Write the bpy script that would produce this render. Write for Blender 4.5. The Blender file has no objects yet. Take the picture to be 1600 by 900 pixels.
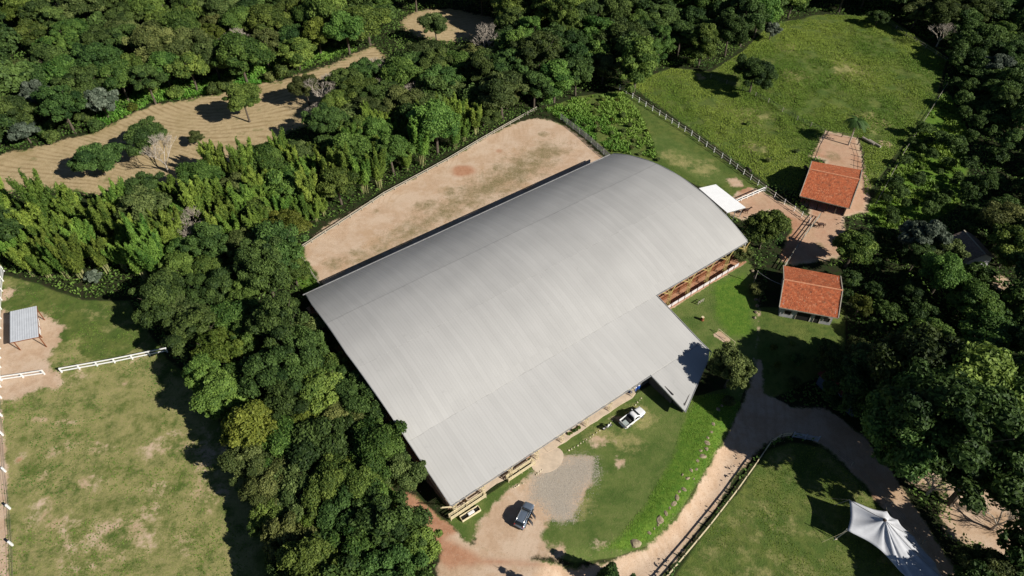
import bpy, bmesh, math, random
import numpy as np
from mathutils import Vector, Matrix, noise as mnoise
R = math.radians
C = bpy.context.scene.collection
rnd = random.Random(7)

# ------------------------------------------------------------------ camera, light, exposure
F = 1078.0; H = 100.0; P = R(46)
sc = bpy.context.scene
cam = bpy.data.objects.new('camera', bpy.data.cameras.new('camera'))
C.objects.link(cam); sc.camera = cam
cam.location = (0, 0, H); cam.rotation_euler = (R(90) - P, 0, 0)
cam.data.sensor_width = 36; cam.data.lens = F / 1600 * 36
cam.data.clip_start = 1; cam.data.clip_end = 6000
SD = Vector((0.872, -0.49, 0)).normalized(); EL = R(33)          # towards the sun
SUN = Vector((SD.x * math.cos(EL), SD.y * math.cos(EL), math.sin(EL)))
w = bpy.data.worlds.new('World'); sc.world = w; w.use_nodes = True
nt = w.node_tree; sky = nt.nodes.new('ShaderNodeTexSky'); sky.sky_type = 'NISHITA'
sky.sun_disc = False; sky.sun_elevation = EL; sky.sun_rotation = math.atan2(SD.x, SD.y)
sky.altitude = 1200; sky.air_density = .6; sky.dust_density = .2; sky.ozone_density = 1.5
bg = nt.nodes['Background']; nt.links.new(sky.outputs[0], bg.inputs[0]); bg.inputs[1].default_value = 0.05
sl = bpy.data.lights.new('sun', 'SUN'); sl.energy = 5.0; sl.angle = R(0.5); sl.color = (1, 0.955, 0.87)
sun = bpy.data.objects.new('sun', sl); C.objects.link(sun)
sun.rotation_euler = SUN.to_track_quat('Z', 'Y').to_euler()
vs = sc.view_settings; vs.view_transform = 'Standard'; vs.look = 'None'; vs.gamma = 1; vs.exposure = 0.40
sc.render.resolution_x = 1024; sc.render.resolution_y = 576

# ------------------------------------------------------------------ coordinates
def Gz(px, py, z=0.0):
    u = (px - 800) / F; v = -(py - 450) / F
    d = (u, math.cos(P) + v * math.sin(P), -math.sin(P) + v * math.cos(P))
    t = (z - H) / d[2]
    return (d[0] * t, d[1] * t)
def PXY(x, y, z):
    dz = z - H; zc = y * math.cos(P) - dz * math.sin(P)
    return 800 + F * x / zc, 450 - F * (y * math.sin(P) + dz * math.cos(P)) / zc
def Wp(pts): return np.array([Gz(a, b) for a, b in pts])
def sdist(X, Y, poly):
    """signed distance in metres, positive inside"""
    n = len(poly); best = np.full(X.shape, 1e18); ins = np.zeros(X.shape, bool)
    for i in range(n):
        x1, y1 = poly[i]; x2, y2 = poly[(i + 1) % n]
        dx, dy = x2 - x1, y2 - y1; L = dx * dx + dy * dy + 1e-12
        t = np.clip(((X - x1) * dx + (Y - y1) * dy) / L, 0, 1)
        best = np.minimum(best, (X - x1 - t * dx) ** 2 + (Y - y1 - t * dy) ** 2)
        c = ((y1 > Y) != (y2 > Y))
        xi = (x2 - x1) * (Y - y1) / ((y2 - y1) if abs(y2 - y1) > 1e-12 else 1e-12) + x1
        ins ^= (c & (X < xi))
    d = np.sqrt(best); return np.where(ins, d, -d)
def sstep(a, b, x):
    t = np.clip((x - a) / (b - a), 0, 1); return t * t * (3 - 2 * t)
LOW = Wp([(868, 872), (960, 858), (1030, 815), (1075, 760), (1105, 705), (1125, 660), (1150, 600), (1180, 540), (1400, 560), (1700, 720), (1900, 1100), (900, 1200), (780, 1000)])
def _vn(X, Y, s, seed):
    """cheap smooth noise"""
    r = np.random.RandomState(seed); T = r.rand(64, 64)
    x = X / s + 1000; y = Y / s + 1000; xi = np.floor(x).astype(int); yi = np.floor(y).astype(int)
    fx = x - xi; fy = y - yi; fx = fx * fx * (3 - 2 * fx); fy = fy * fy * (3 - 2 * fy)
    a = T[xi % 64, yi % 64]; b = T[(xi + 1) % 64, yi % 64]; c = T[xi % 64, (yi + 1) % 64]; d = T[(xi + 1) % 64, (yi + 1) % 64]
    return (a * (1 - fx) + b * fx) * (1 - fy) + (c * (1 - fx) + d * fx) * fy - 0.5
PAST = Wp([(985, 140), (1050, 112), (1110, 118), (1160, 85), (1200, 45), (1290, 25), (1380, 30), (1470, 90), (1460, 150), (1400, 235), (1350, 300), (1340, 215), (1290, 205), (1262, 270), (1240, 290), (1200, 290), (1080, 205)])
MOUND = Wp([(1120, 440), (1170, 440), (1185, 500), (1178, 560), (1120, 545), (1140, 500)])
def hh(X, Y):
    X = np.asarray(X, float); Y = np.asarray(Y, float)
    h = -1.7 * sstep(-1.5, 4.0, sdist(X, Y, LOW))
    far = sstep(60, 160, np.hypot(X, Y - 90))
    h = h + far * (_vn(X, Y, 40, 3) * 2.0)
    p = sstep(0, 6, sdist(X, Y, PAST)); h = h + p * (_vn(X, Y, 9, 4) * .8 + _vn(X, Y, 2.3, 5) * .5)
    h = h + _vn(X, Y, 3.1, 6) * .06
    return h
def hz(x, y): return float(hh(np.array([x]), np.array([y]))[0])
def W(px, py, dz=0.0):
    z = 0.0
    for _ in range(6):
        x, y = Gz(px, py, z); z = hz(x, y)
    return Vector((x, y, z + dz))
ca, sa = math.cos(R(36)), math.sin(R(36))
def E(a, b, z=0.0): return Vector((ca * a + sa * b, sa * a - ca * b, z))

# ------------------------------------------------------------------ materials
def lin(c):
    return tuple(((v / 255) / 12.92 if v / 255 <= .04045 else ((v / 255 + .055) / 1.055) ** 2.4) for v in c)
def mat(name, col, rough=.8, metal=0, spec=.3, var=0, scale=3.0, bump=0, bscale=20., col2=None, tr=0):
    m = bpy.data.materials.new(name); m.use_nodes = True; t = m.node_tree; n = t.nodes; l = t.links
    b = n['Principled BSDF']; b.inputs['Roughness'].default_value = rough; b.inputs['Metallic'].default_value = metal
    b.inputs['Specular IOR Level'].default_value = spec
    if tr: b.inputs['Transmission Weight'].default_value = tr
    c = tuple(col) + (1,)
    b.inputs['Base Color'].default_value = c
    tc = n.new('ShaderNodeTexCoord')
    if var or col2:
        no = n.new('ShaderNodeTexNoise'); no.inputs['Scale'].default_value = scale; no.inputs['Detail'].default_value = 6
        no.inputs['Roughness'].default_value = .65
        l.new(tc.outputs['Object'], no.inputs['Vector'])
        mr = n.new('ShaderNodeMapRange'); mr.inputs[1].default_value = .35; mr.inputs[2].default_value = .65
        l.new(no.outputs[0], mr.inputs[0])
        mx = n.new('ShaderNodeMix'); mx.data_type = 'RGBA'
        mx.inputs[6].default_value = tuple(max(0, v * (1 - var)) for v in col) + (1,)
        mx.inputs[7].default_value = (tuple(col2) if col2 else tuple(min(1, v * (1 + var)) for v in col)) + (1,)
        l.new(mr.outputs[0], mx.inputs[0]); l.new(mx.outputs[2], b.inputs['Base Color'])
    if bump:
        n2 = n.new('ShaderNodeTexNoise'); n2.inputs['Scale'].default_value = bscale; l.new(tc.outputs['Object'], n2.inputs['Vector'])
        bp = n.new('ShaderNodeBump'); bp.inputs['Strength'].default_value = bump; bp.inputs['Distance'].default_value = .05
        l.new(n2.outputs[0], bp.inputs['Height']); l.new(bp.outputs[0], b.inputs['Normal'])
    return m
M = {}
M['white'] = mat('white_paint', (.75, .75, .73), .6, var=.12, scale=4)
M['steel'] = mat('galvanised_steel', (.42, .42, .42), .5, .5, var=.2)
M['yellow'] = mat('yellow_painted_steel', (.50, .40, .15), .55, var=.2, scale=2)
M['cream'] = mat('cream_wood', (.66, .56, .36), .7, var=.2, scale=5)
M['wood'] = mat('weathered_timber', (.21, .15, .10), .85, var=.35, scale=6)
M['oldwood'] = mat('grey_timber', (.33, .30, .24), .9, var=.3, scale=6)
M['darkwood'] = mat('dark_timber', (.05, .035, .025), .85, var=.3, scale=6)
M['brown'] = mat('rust_brown_rail', (.20, .07, .03), .7, var=.25, scale=4)
M['lilac'] = mat('pale_board', (.55, .50, .50), .75, var=.12, scale=2)
M['wall'] = mat('rendered_wall', (.40, .39, .40), .9, var=.15, scale=1.2)
M['darkin'] = mat('dark_opening', (.015, .014, .013), .9)
M['concrete'] = mat('pale_concrete', (.56, .45, .34), .9, var=.12, scale=.8, bump=.2)
M['trunk'] = mat('bark', (.10, .08, .06), .95, var=.4, scale=5)
M['paletrunk'] = mat('pale_bark', (.38, .33, .27), .9, var=.3, scale=4)
M['culm'] = mat('bamboo_culm', (.30, .30, .13), .6, var=.2, scale=2)
M['rubber'] = mat('tyre_rubber', (.02, .02, .02), .8)
M['glass'] = mat('car_glass', (.015, .02, .025), .08, spec=.6)
M['carwhite'] = mat('white_car_paint', (.72, .72, .72), .25, spec=.5, var=.03)
M['carsilver'] = mat('silver_blue_car_paint', (.22, .27, .34), .28, .55, spec=.5, var=.04)
M['black'] = mat('black_plastic', (.02, .02, .02), .5)
M['bed'] = mat('truck_bed_liner', (.03, .035, .04), .6, var=.3)
M['red'] = mat('red_lamp', (.35, .02, .02), .3, spec=.5)
M['lamp'] = mat('clear_lamp', (.6, .6, .6), .15, spec=.6)
M['rim'] = mat('alloy_rim', (.4, .4, .4), .35, .7)
M['rock'] = mat('field_rock', (.25, .19, .12), .95, var=.45, scale=1.5, bump=.9, bscale=3, col2=(.40, .33, .22))
M['horse'] = mat('dark_horse_coat', (.018, .012, .009), .6, var=.2)
M['horse2'] = mat('brown_horse_coat', (.045, .018, .010), .6, var=.2)
M['mane'] = mat('black_mane', (.008, .007, .006), .8)
M['tarp'] = mat('white_metal_sheet', (.86, .86, .86), .5, var=.03, scale=1)
M['fabric'] = mat('white_tent_fabric', (.50, .51, .54), .75, var=.1, scale=.7)
M['blue'] = mat('blue_plastic', (.01, .06, .28), .4)
M['wire'] = mat('dull_wire', (.25, .25, .24), .5, .6)
M['greyroof'] = mat('grey_sheet_roof', (.56, .58, .61), .5, 0, var=.08, scale=1)

# metal roofing: sheets run across the arch, each a touch different, with lap joints and grime
def roofing(nm_, base_):
    m = bpy.data.materials.new(nm_); m.use_nodes = True; t = m.node_tree; n = t.nodes; l = t.links
    b = n['Principled BSDF']; b.inputs['Roughness'].default_value = .6; b.inputs['Metallic'].default_value = 0
    b.inputs['Specular IOR Level'].default_value = .05
    uv = n.new('ShaderNodeUVMap'); uv.uv_map = 'UVMap'; sx = n.new('ShaderNodeSeparateXYZ'); l.new(uv.outputs[0], sx.inputs[0])
    def math_(op, a, bb=None, v=None):
        q = n.new('ShaderNodeMath'); q.operation = op
        l.new(a, q.inputs[0])
        if bb is not None: l.new(bb, q.inputs[1])
        elif v is not None: q.inputs[1].default_value = v
        return q.outputs[0]
    k = math_('DIVIDE', sx.outputs[0], v=1.02); fl = math_('FLOOR', k); fr = math_('FRACT', k)
    # lengthwise pieces: panels about 12 m long
    j = math_('DIVIDE', sx.outputs[1], v=13.5); jf = math_('FLOOR', j)
    cb = n.new('ShaderNodeCombineXYZ'); l.new(fl, cb.inputs[0]); l.new(jf, cb.inputs[1])
    wn = n.new('ShaderNodeTexWhiteNoise'); wn.noise_dimensions = '2D'; l.new(cb.outputs[0], wn.inputs['Vector'])
    no = n.new('ShaderNodeTexNoise'); no.inputs['Scale'].default_value = .09; no.inputs['Detail'].default_value = 5; l.new(uv.outputs[0], no.inputs['Vector'])
    mp = n.new('ShaderNodeMapping'); mp.inputs['Scale'].default_value = (.9, .12, 1); l.new(uv.outputs[0], mp.inputs[0])
    st = n.new('ShaderNodeTexNoise'); st.inputs['Scale'].default_value = 1.2; st.inputs['Detail'].default_value = 5; l.new(mp.outputs[0], st.inputs['Vector'])
    v1 = math_('MULTIPLY', wn.outputs[0], v=.022)
    v2 = math_('MULTIPLY', math_('SUBTRACT', no.outputs[0], v=.5), v=.11)
    v3 = math_('MULTIPLY', math_('SUBTRACT', st.outputs[0], v=.5), v=.055)
    seam = math_('MULTIPLY', math_('LESS_THAN', fr, v=.12), v=-.016)
    s = math_('ADD', math_('ADD', v1, v2), math_('ADD', v3, seam))
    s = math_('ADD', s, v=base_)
    sp = n.new('ShaderNodeTexNoise'); sp.inputs['Scale'].default_value = .55; sp.inputs['Detail'].default_value = 8; sp.inputs['Roughness'].default_value = .8; l.new(uv.outputs[0], sp.inputs['Vector'])
    spm = n.new('ShaderNodeMapRange'); spm.inputs[1].default_value = .60; spm.inputs[2].default_value = .75; spm.inputs[4].default_value = .10; l.new(sp.outputs[0], spm.inputs[0]); s = math_('SUBTRACT', s, spm.outputs[0])
    # grime caught under each lap, uneven along its length
    ln = n.new('ShaderNodeTexNoise'); ln.inputs['Scale'].default_value = .8; ln.inputs['Detail'].default_value = 4; l.new(uv.outputs[0], ln.inputs['Vector'])
    lap = math_('LESS_THAN', math_('MULTIPLY', sx.outputs[1], v=1.0), math_('MULTIPLY', ln.outputs[0], v=.50))
    s = math_('SUBTRACT', s, math_('MULTIPLY', lap, v=.065))
    cr = n.new('ShaderNodeCombineColor')
    l.new(math_('MULTIPLY', s, v=1.0), cr.inputs[0]); l.new(math_('MULTIPLY', s, v=.98), cr.inputs[1]); l.new(math_('MULTIPLY', s, v=.945), cr.inputs[2])
    l.new(cr.outputs[0], b.inputs['Base Color'])
    wv = math_('SINE', math_('MULTIPLY', sx.outputs[0], v=2 * math.pi / .51))
    bp = n.new('ShaderNodeBump'); bp.inputs['Strength'].default_value = .07; bp.inputs['Distance'].default_value = .05
    l.new(wv, bp.inputs['Height']); l.new(bp.outputs[0], b.inputs['Normal'])
    return m
M['roof'] = roofing('darker_metal_roofing', .385); M['roof_pale'] = roofing('paler_metal_roofing', .432)  # arch sheets get a darker base grey than the lean-to sheets

def tiles():
    m = bpy.data.materials.new('clay_roof_tiles'); m.use_nodes = True; t = m.node_tree; n = t.nodes; l = t.links
    b = n['Principled BSDF']; b.inputs['Roughness'].default_value = .85; b.inputs['Specular IOR Level'].default_value = .2
    uv = n.new('ShaderNodeUVMap'); uv.uv_map = 'UVMap'
    sx = n.new('ShaderNodeSeparateXYZ'); l.new(uv.outputs[0], sx.inputs[0])
    def math_(op, a, v): 
        q = n.new('ShaderNodeMath'); q.operation = op; l.new(a, q.inputs[0]); q.inputs[1].default_value = v; return q.outputs[0]
    cb = n.new('ShaderNodeCombineXYZ'); l.new(math_('FLOOR', math_('DIVIDE', sx.outputs[0], .20), 0), cb.inputs[0]); l.new(math_('FLOOR', math_('DIVIDE', sx.outputs[1], .34), 0), cb.inputs[1])
    wn = n.new('ShaderNodeTexWhiteNoise'); wn.noise_dimensions = '2D'; l.new(cb.outputs[0], wn.inputs['Vector'])
    cr = n.new('ShaderNodeValToRGB'); l.new(wn.outputs[0], cr.inputs[0])
    e = cr.color_ramp.elements; e[0].position = 0; e[0].color = (.30, .09, .045, 1); e[1].position = 1; e[1].color = (.56, .235, .125, 1)
    k = e.new(.15); k.color = (.43, .125, .055, 1); k = e.new(.8); k.color = (.51, .155, .066, 1)
    no = n.new('ShaderNodeTexNoise'); no.inputs['Scale'].default_value = 1.1; no.inputs['Detail'].default_value = 7; no.inputs['Roughness'].default_value = .7
    l.new(uv.outputs[0], no.inputs['Vector'])
    oi = n.new('ShaderNodeObjectInfo'); ad = n.new('ShaderNodeVectorMath'); l.new(uv.outputs[0], ad.inputs[0]); l.new(oi.outputs['Location'], ad.inputs[1]); l.new(ad.outputs[0], no.inputs['Vector'])
    mr = n.new('ShaderNodeMapRange'); mr.inputs[1].default_value = .50; mr.inputs[2].default_value = .68; mr.inputs[4].default_value = .62; l.new(no.outputs[0], mr.inputs[0])
    mx = n.new('ShaderNodeMix'); mx.data_type = 'RGBA'; mx.inputs[7].default_value = (.15, .075, .045, 1)
    l.new(mr.outputs[0], mx.inputs[0]); l.new(cr.outputs[0], mx.inputs[6]); l.new(mx.outputs[2], b.inputs['Base Color'])
    fr = math_('FRACT', math_('DIVIDE', sx.outputs[1], .34), 0)
    bp = n.new('ShaderNodeBump'); bp.inputs['Strength'].default_value = .3; bp.inputs['Distance'].default_value = .03
    q = n.new('ShaderNodeMath'); q.operation = 'FRACT'; l.new(math_('DIVIDE', sx.outputs[1], .34), q.inputs[0])
    l.new(q.outputs[0], bp.inputs['Height']); l.new(bp.outputs[0], b.inputs['Normal'])
    return m
M['tiles'] = tiles()

def leafmat(name, c1, c2, transl=.32):
    m = bpy.data.materials.new(name); m.use_nodes = True; t = m.node_tree; n = t.nodes; l = t.links
    b = n['Principled BSDF']; b.inputs['Roughness'].default_value = .6; b.inputs['Specular IOR Level'].default_value = .2
    at = n.new('ShaderNodeAttribute'); at.attribute_name = 'tint'
    oi = n.new('ShaderNodeObjectInfo')
    mx = n.new('ShaderNodeMix'); mx.data_type = 'RGBA'; mx.inputs[6].default_value = c1 + (1,); mx.inputs[7].default_value = c2 + (1,)
    l.new(at.outputs['Fac'], mx.inputs[0])
    mr = n.new('ShaderNodeMapRange'); mr.inputs[3].default_value = .72; mr.inputs[4].default_value = 1.3; l.new(oi.outputs['Random'], mr.inputs[0])
    m2 = n.new('ShaderNodeMath'); m2.operation = 'MULTIPLY'; m2.inputs[1].default_value = 7.31; l.new(oi.outputs['Random'], m2.inputs[0])
    m3 = n.new('ShaderNodeMath'); m3.operation = 'FRACT'; l.new(m2.outputs[0], m3.inputs[0])
    m4 = n.new('ShaderNodeMapRange'); m4.inputs[3].default_value = .468; m4.inputs[4].default_value = .515; l.new(m3.outputs[0], m4.inputs[0])
    hs = n.new('ShaderNodeHueSaturation'); l.new(m4.outputs[0], hs.inputs['Hue']); l.new(mr.outputs[0], hs.inputs['Value']); l.new(mx.outputs[2], hs.inputs['Color'])
    l.new(hs.outputs[0], b.inputs['Base Color'])
    out = n['Material Output']; tl = n.new('ShaderNodeBsdfTranslucent'); ms = n.new('ShaderNodeMixShader'); ms.inputs[0].default_value = transl
    l.new(hs.outputs[0], tl.inputs[0]); l.new(b.outputs[0], ms.inputs[1]); l.new(tl.outputs[0], ms.inputs[2]); l.new(ms.outputs[0], out.inputs[0])
    return m
LM = {
 'mid':    leafmat('leaves_mid_green', (.036, .084, .016), (.180, .280, .055)),
 'dark':   leafmat('leaves_dark_green', (.024, .054, .014), (.108, .180, .042)),
 'olive':  leafmat('leaves_olive', (.046, .072, .018), (.175, .215, .065)),
 'yellow': leafmat('leaves_yellow_green', (.055, .090, .012), (.17, .22, .036)),
 'grey':   leafmat('leaves_grey_green', (.060, .085, .055), (.17, .21, .15)),
 'bamboo': leafmat('bamboo_leaves', (.052, .118, .018), (.20, .31, .050)),
 'grass':  leafmat('tall_grass_blades', (.090, .22, .026), (.22, .34, .055), .2),
 'lush':   leafmat('lush_grass_blades', (.095, .215, .025), (.17, .30, .038), .2),
}

# ------------------------------------------------------------------ mesh helpers
class MB:
    def __init__(s): s.v = []; s.f = []
    def add(s, v, f):
        o = len(s.v); s.v += [tuple(q) for q in v]; s.f += [tuple(i + o for i in q) for q in f]
    def box(s, c, d, rz=0, rx=0, ry=0, top=1.0):
        m = Matrix.Translation(c) @ Matrix.Rotation(rz, 4, 'Z') @ Matrix.Rotation(ry, 4, 'Y') @ Matrix.Rotation(rx, 4, 'X')
        x, y, z = d[0] / 2, d[1] / 2, d[2] / 2
        v = [m @ Vector((i * x * (top if k > 0 else 1), j * y * (top if k > 0 else 1), k * z)) for k in (-1, 1) for i, j in ((-1, -1), (1, -1), (1, 1), (-1, 1))]
        s.add(v, [(3, 2, 1, 0), (4, 5, 6, 7), (0, 1, 5, 4), (1, 2, 6, 5), (2, 3, 7, 6), (3, 0, 4, 7)])
    def bar(s, a, b, w_, h=None):
        a = Vector(a); b = Vector(b); h = h or w_; d = b - a; L = d.length
        if L < 1e-6: return
        q = d.to_track_quat('X', 'Z').to_matrix().to_4x4(); m = Matrix.Translation((a + b) / 2) @ q
        v = [m @ Vector((i * L / 2, j * w_ / 2, k * h / 2)) for k in (-1, 1) for i, j in ((-1, -1), (1, -1), (1, 1), (-1, 1))]
        s.add(v, [(3, 2, 1, 0), (4, 5, 6, 7), (0, 1, 5, 4), (1, 2, 6, 5), (2, 3, 7, 6), (3, 0, 4, 7)])
    def tube(s, pts, rad, n=6, cap=True):
        pts = [Vector(p) for p in pts]; rad = rad if isinstance(rad, (list, tuple)) else [rad] * len(pts)
        vs_ = []; fs = []
        for i, p in enumerate(pts):
            d = (pts[min(i + 1, len(pts) - 1)] - pts[max(i - 1, 0)])
            if d.length < 1e-9: d = Vector((0, 0, 1))
            q = d.to_track_quat('Z', 'X')
            for k in range(n):
                a = 2 * math.pi * k / n; vs_.append(p + q @ Vector((math.cos(a) * rad[i], math.sin(a) * rad[i], 0)))
        for i in range(len(pts) - 1):
            for k in range(n): fs.append((i * n + k, i * n + (k + 1) % n, (i + 1) * n + (k + 1) % n, (i + 1) * n + k))
        if cap: fs.append(tuple(range(n))[::-1]); fs.append(tuple((len(pts) - 1) * n + k for k in range(n)))
        s.add(vs_, fs)
    def build(s, name, m, parent=None, smooth=False, bevel=0):
        me = bpy.data.meshes.new(name); me.from_pydata(s.v, [], s.f); me.materials.append(m)
        if smooth: me.polygons.foreach_set('use_smooth', [True] * len(me.polygons))
        o = bpy.data.objects.new(name, me); C.objects.link(o)
        if parent: o.parent = parent
        if bevel:
            b = o.modifiers.new('bevel', 'BEVEL'); b.width = bevel; b.segments = 2
        return o
def npmesh(name, V, Fc, m, attr=None, uv=None, smooth=False):
    """V (n,3), Fc (k,4) quads or (k,3) tris"""
    me = bpy.data.meshes.new(name); n = len(V); k, q = Fc.shape
    me.vertices.add(n); me.vertices.foreach_set('co', np.asarray(V, np.float32).ravel())
    me.loops.add(k * q); me.loops.foreach_set('vertex_index', Fc.astype(np.int32).ravel())
    me.polygons.add(k); me.polygons.foreach_set('loop_start', (np.arange(k) * q).astype(np.int32))
    me.polygons.foreach_set('use_smooth', np.full(k, bool(smooth)))
    for nm, a in (attr or {}).items():
        if a.ndim == 1:
            at = me.attributes.new(nm, 'FLOAT', 'POINT'); at.data.foreach_set('value', a.astype(np.float32))
        else:
            at = me.attributes.new(nm, 'FLOAT_COLOR', 'POINT'); at.data.foreach_set('color', a.astype(np.float32).ravel())
    if uv is not None:
        u = me.uv_layers.new(name='UVMap'); u.data.foreach_set('uv', uv[Fc.ravel()].astype(np.float32).ravel())
    me.update(calc_edges=True); me.validate()
    if m: me.materials.append(m)
    return me
def link(name, me, parent=None, loc=None):
    o = bpy.data.objects.new(name, me); C.objects.link(o)
    if parent: o.parent = parent
    if loc is not None: o.location = loc
    return o
def tag(o, label=None, cat=None, group=None, kind=None):
    if label: o['label'] = label
    if cat: o['category'] = cat
    if group: o['group'] = group
    if kind: o['kind'] = kind
    return o
def thing(name, label, cat, loc=(0, 0, 0), rz=0, group=None):
    o = bpy.data.objects.new(name, None); C.objects.link(o); o.location = loc; o.rotation_euler = (0, 0, rz)
    o.empty_display_size = .5
    return tag(o, label, cat, group)
def copy_tree(o, parent=None):
    c = o.copy(); C.objects.link(c); c.parent = parent
    for ch in list(o.children):
        k = ch.copy(); C.objects.link(k); k.parent = c
        for g in ch.children:
            j = g.copy(); C.objects.link(j); j.parent = k
    return c

# ------------------------------------------------------------------ ground
def grow(a, b, step, out, n_out):
    core = list(np.arange(a, b + 1e-6, step)); s = step; lo = []; x = a
    hi = []; y = b
    for i in range(n_out):
        s *= out; x -= s; lo.append(x); y += s; hi.append(y)
    return np.array(lo[::-1] + core + hi)
gx = grow(-112, 112, .42, 1.055, 78); 
gy = grow(34, 150, .42, 1.055, 78)
X, Y = np.meshgrid(gx, gy); X = X.ravel(); Y = Y.ravel()
Zg = hh(X, Y)
nx, ny = len(gx), len(gy)
def soft(poly, f): return np.clip(.5 + sdist(X, Y, Wp(poly)) / (2 * f), 0, 1)
def blob(px, py, r, f=None, sq=1.0, ang=0.0):
    x, y = Gz(px, py); dx = X - x; dy = Y - y; c, s = math.cos(ang), math.sin(ang)
    u = (dx * c + dy * s) / (r); v = (-dx * s + dy * c) / (r * sq)
    return np.clip(1.35 - np.hypot(u, v), 0, 1) * .75
SAND = [(505, 447), (478, 400), (476, 386), (490, 368), (520, 348), (600, 302), (700, 250), (760, 214), (800, 195), (825, 187), (850, 186), (876, 193), (900, 208), (922, 230), (945, 246), (1000, 300), (760, 440)]
BARNFLOOR = [PXY(*E(a_, b_, 0)) for a_, b_ in ((21, -97.5), (101, -97.5), (101, -55.3), (74.6, -55.3), (74.6, -45.4), (21, -45.4))]
LEFTSOIL = [(560, 640), (640, 720), (700, 800), (715, 830), (690, 850), (640, 850), (600, 790), (560, 720)]
ROADP = [(560, 700), (615, 770), (650, 775), (700, 818), (735, 852), (770, 856), (810, 872), (870, 880), (905, 884), (960, 873), (1010, 852), (1045, 822), (1078, 780), (1105, 735), (1130, 690), (1150, 655), (1166, 618), (1183, 570), (1186, 556), (1192, 556), (1194, 570), (1198, 605), (1240, 628), (1300, 632), (1350, 670), (1400, 730), (1440, 790), (1480, 850), (1530, 930), (1480, 930), (1440, 880), (1400, 800), (1350, 740), (1300, 695), (1255, 668), (1210, 676), (1180, 700), (1150, 742), (1112, 795), (1070, 850), (1030, 905), (1000, 960), (680, 960), (690, 860), (640, 850), (600, 790)]
FIELD = [(-260, 330), (-60, 268), (0, 240), (60, 226), (150, 203), (190, 183), (235, 162), (300, 152), (350, 142), (400, 131), (440, 126), (480, 112), (520, 102), (560, 84), (585, 72), (600, 90), (560, 150), (520, 180), (440, 210), (380, 250), (300, 280), (200, 310), (130, 300), (60, 290), (0, 300), (-100, 330), (-260, 400)]
FIELD2 = [(625, 38), (640, 22), (665, 14), (700, 12), (740, 22), (775, 30), (800, 48), (760, 62), (700, 66), (650, 58)]
PADDOCK = [(-60, 440), (10, 430), (60, 445), (130, 470), (200, 470), (260, 560), (310, 600), (400, 760), (430, 960), (470, 1200), (-500, 1200), (-260, 600)]
MEADOW = [(1050, 905), (1112, 815), (1160, 758), (1205, 695), (1240, 683), (1290, 690), (1340, 735), (1400, 805), (1450, 870), (1500, 960), (1500, 1200), (940, 1200), (1000, 960)]
LAWN = [(700, 812), (780, 762), (850, 712), (1000, 612), (1040, 588), (1090, 620), (1120, 610), (1165, 600), (1150, 650), (1120, 700), (1095, 745), (1060, 800), (1020, 845), (960, 868), (900, 876), (850, 864), (840, 840), (850, 800), (780, 800), (760, 830), (730, 850)]
EASTLAWN = [(1025, 482), (1065, 455), (1155, 405), (1168, 405), (1178, 420), (1185, 470), (1185, 560), (1160, 615), (1100, 560), (1045, 490)]
PASTP = [(980, 130), (1050, 105), (1110, 112), (1160, 80), (1200, 40), (1290, 22), (1390, 28), (1480, 90), (1465, 150), (1405, 235), (1350, 310), (1345, 235), (1340, 215), (1290, 205), (1265, 260), (1245, 300), (1205, 292), (1100, 215)]
GRASSB = [(850, 170), (905, 150), (975, 140), (1060, 195), (1168, 278), (1195, 292), (1150, 310), (1090, 290), (1010, 250), (955, 240), (920, 215), (880, 190)]
YARD = [(1195, 300), (1262, 335), (1290, 250), (1262, 245), (1290, 205), (1340, 215), (1352, 262), (1360, 290), (1355, 330), (1320, 340), (1320, 400), (1240, 415), (1215, 408), (1240, 350), (1200, 330), (1160, 345), (1130, 330), (1150, 300), (1170, 292)]
RIGHTCLEAR = [(1480, 745), (1540, 740), (1620, 790), (1640, 860), (1600, 890), (1550, 860), (1490, 830), (1475, 780)]
mx_ = np.maximum
dirt = soft(SAND, 1.3)
dirt = mx_(dirt, soft(BARNFLOOR, .4)); road_m = soft(ROADP, .9); dirt = mx_(dirt, road_m)
dirt = mx_(dirt, soft([(735, 852), (752, 815), (775, 785), (790, 770), (850, 730), (880, 715), (930, 712), (920, 760), (890, 812), (860, 812), (848, 835), (865, 870), (800, 875)], 1.2))
dirt = mx_(dirt, soft(YARD, 1.0) * .92)
hutd = soft([(-40, 480), (20, 490), (60, 488), (98, 510), (92, 540), (75, 560), (95, 600), (60, 610), (20, 625), (-40, 640)], 1.6) * .95
dirt = mx_(dirt, hutd); dirt = mx_(dirt, soft([(-200, 640), (5, 640), (10, 740), (13, 960), (-260, 960)], .6) * .9)
for q in [(8, 460, 2.6), (78, 590, 2.2), (87, 600, 1.6)]: dirt = mx_(dirt, blob(*q))
for q in [(190, 835, 11, None, .5), (100, 820, 5, None, .6), (330, 770, 5), (70, 740, 2.5), (145, 750, 5.0, None, .5, .4), (235, 800, 3.5), (250, 765, 4.5, None, .6), (95, 700, 5.0, None, .4, .6), (330, 720, 5), (320, 690, 5.), (110, 850, 4.), (60, 655, 2.6, None, .4), (30, 715, 1.6), (240, 700, 4), (160, 700, 4.2, None, .5), (275, 690, 4), (100, 660, 3, None, .5), (120, 590, 3), (200, 600, 3, None, .4), (215, 560, 3), (60, 800, 3, None, 1.6), (290, 850, 3), (130, 885, 5, None, .4), (350, 610, 3)]:
    dirt = mx_(dirt, blob(*q) * .54)
for q in [(935, 690, 3.4, None, .55), (965, 655, 2.5, None, .4), (910, 725, 2.2), (970, 720, 1.6)]: dirt = mx_(dirt, blob(*q) * .66)
for q in [(930, 852, 2.6, None, .5), (870, 862, 2.0)]: dirt = mx_(dirt, blob(*q) * .62)
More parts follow.
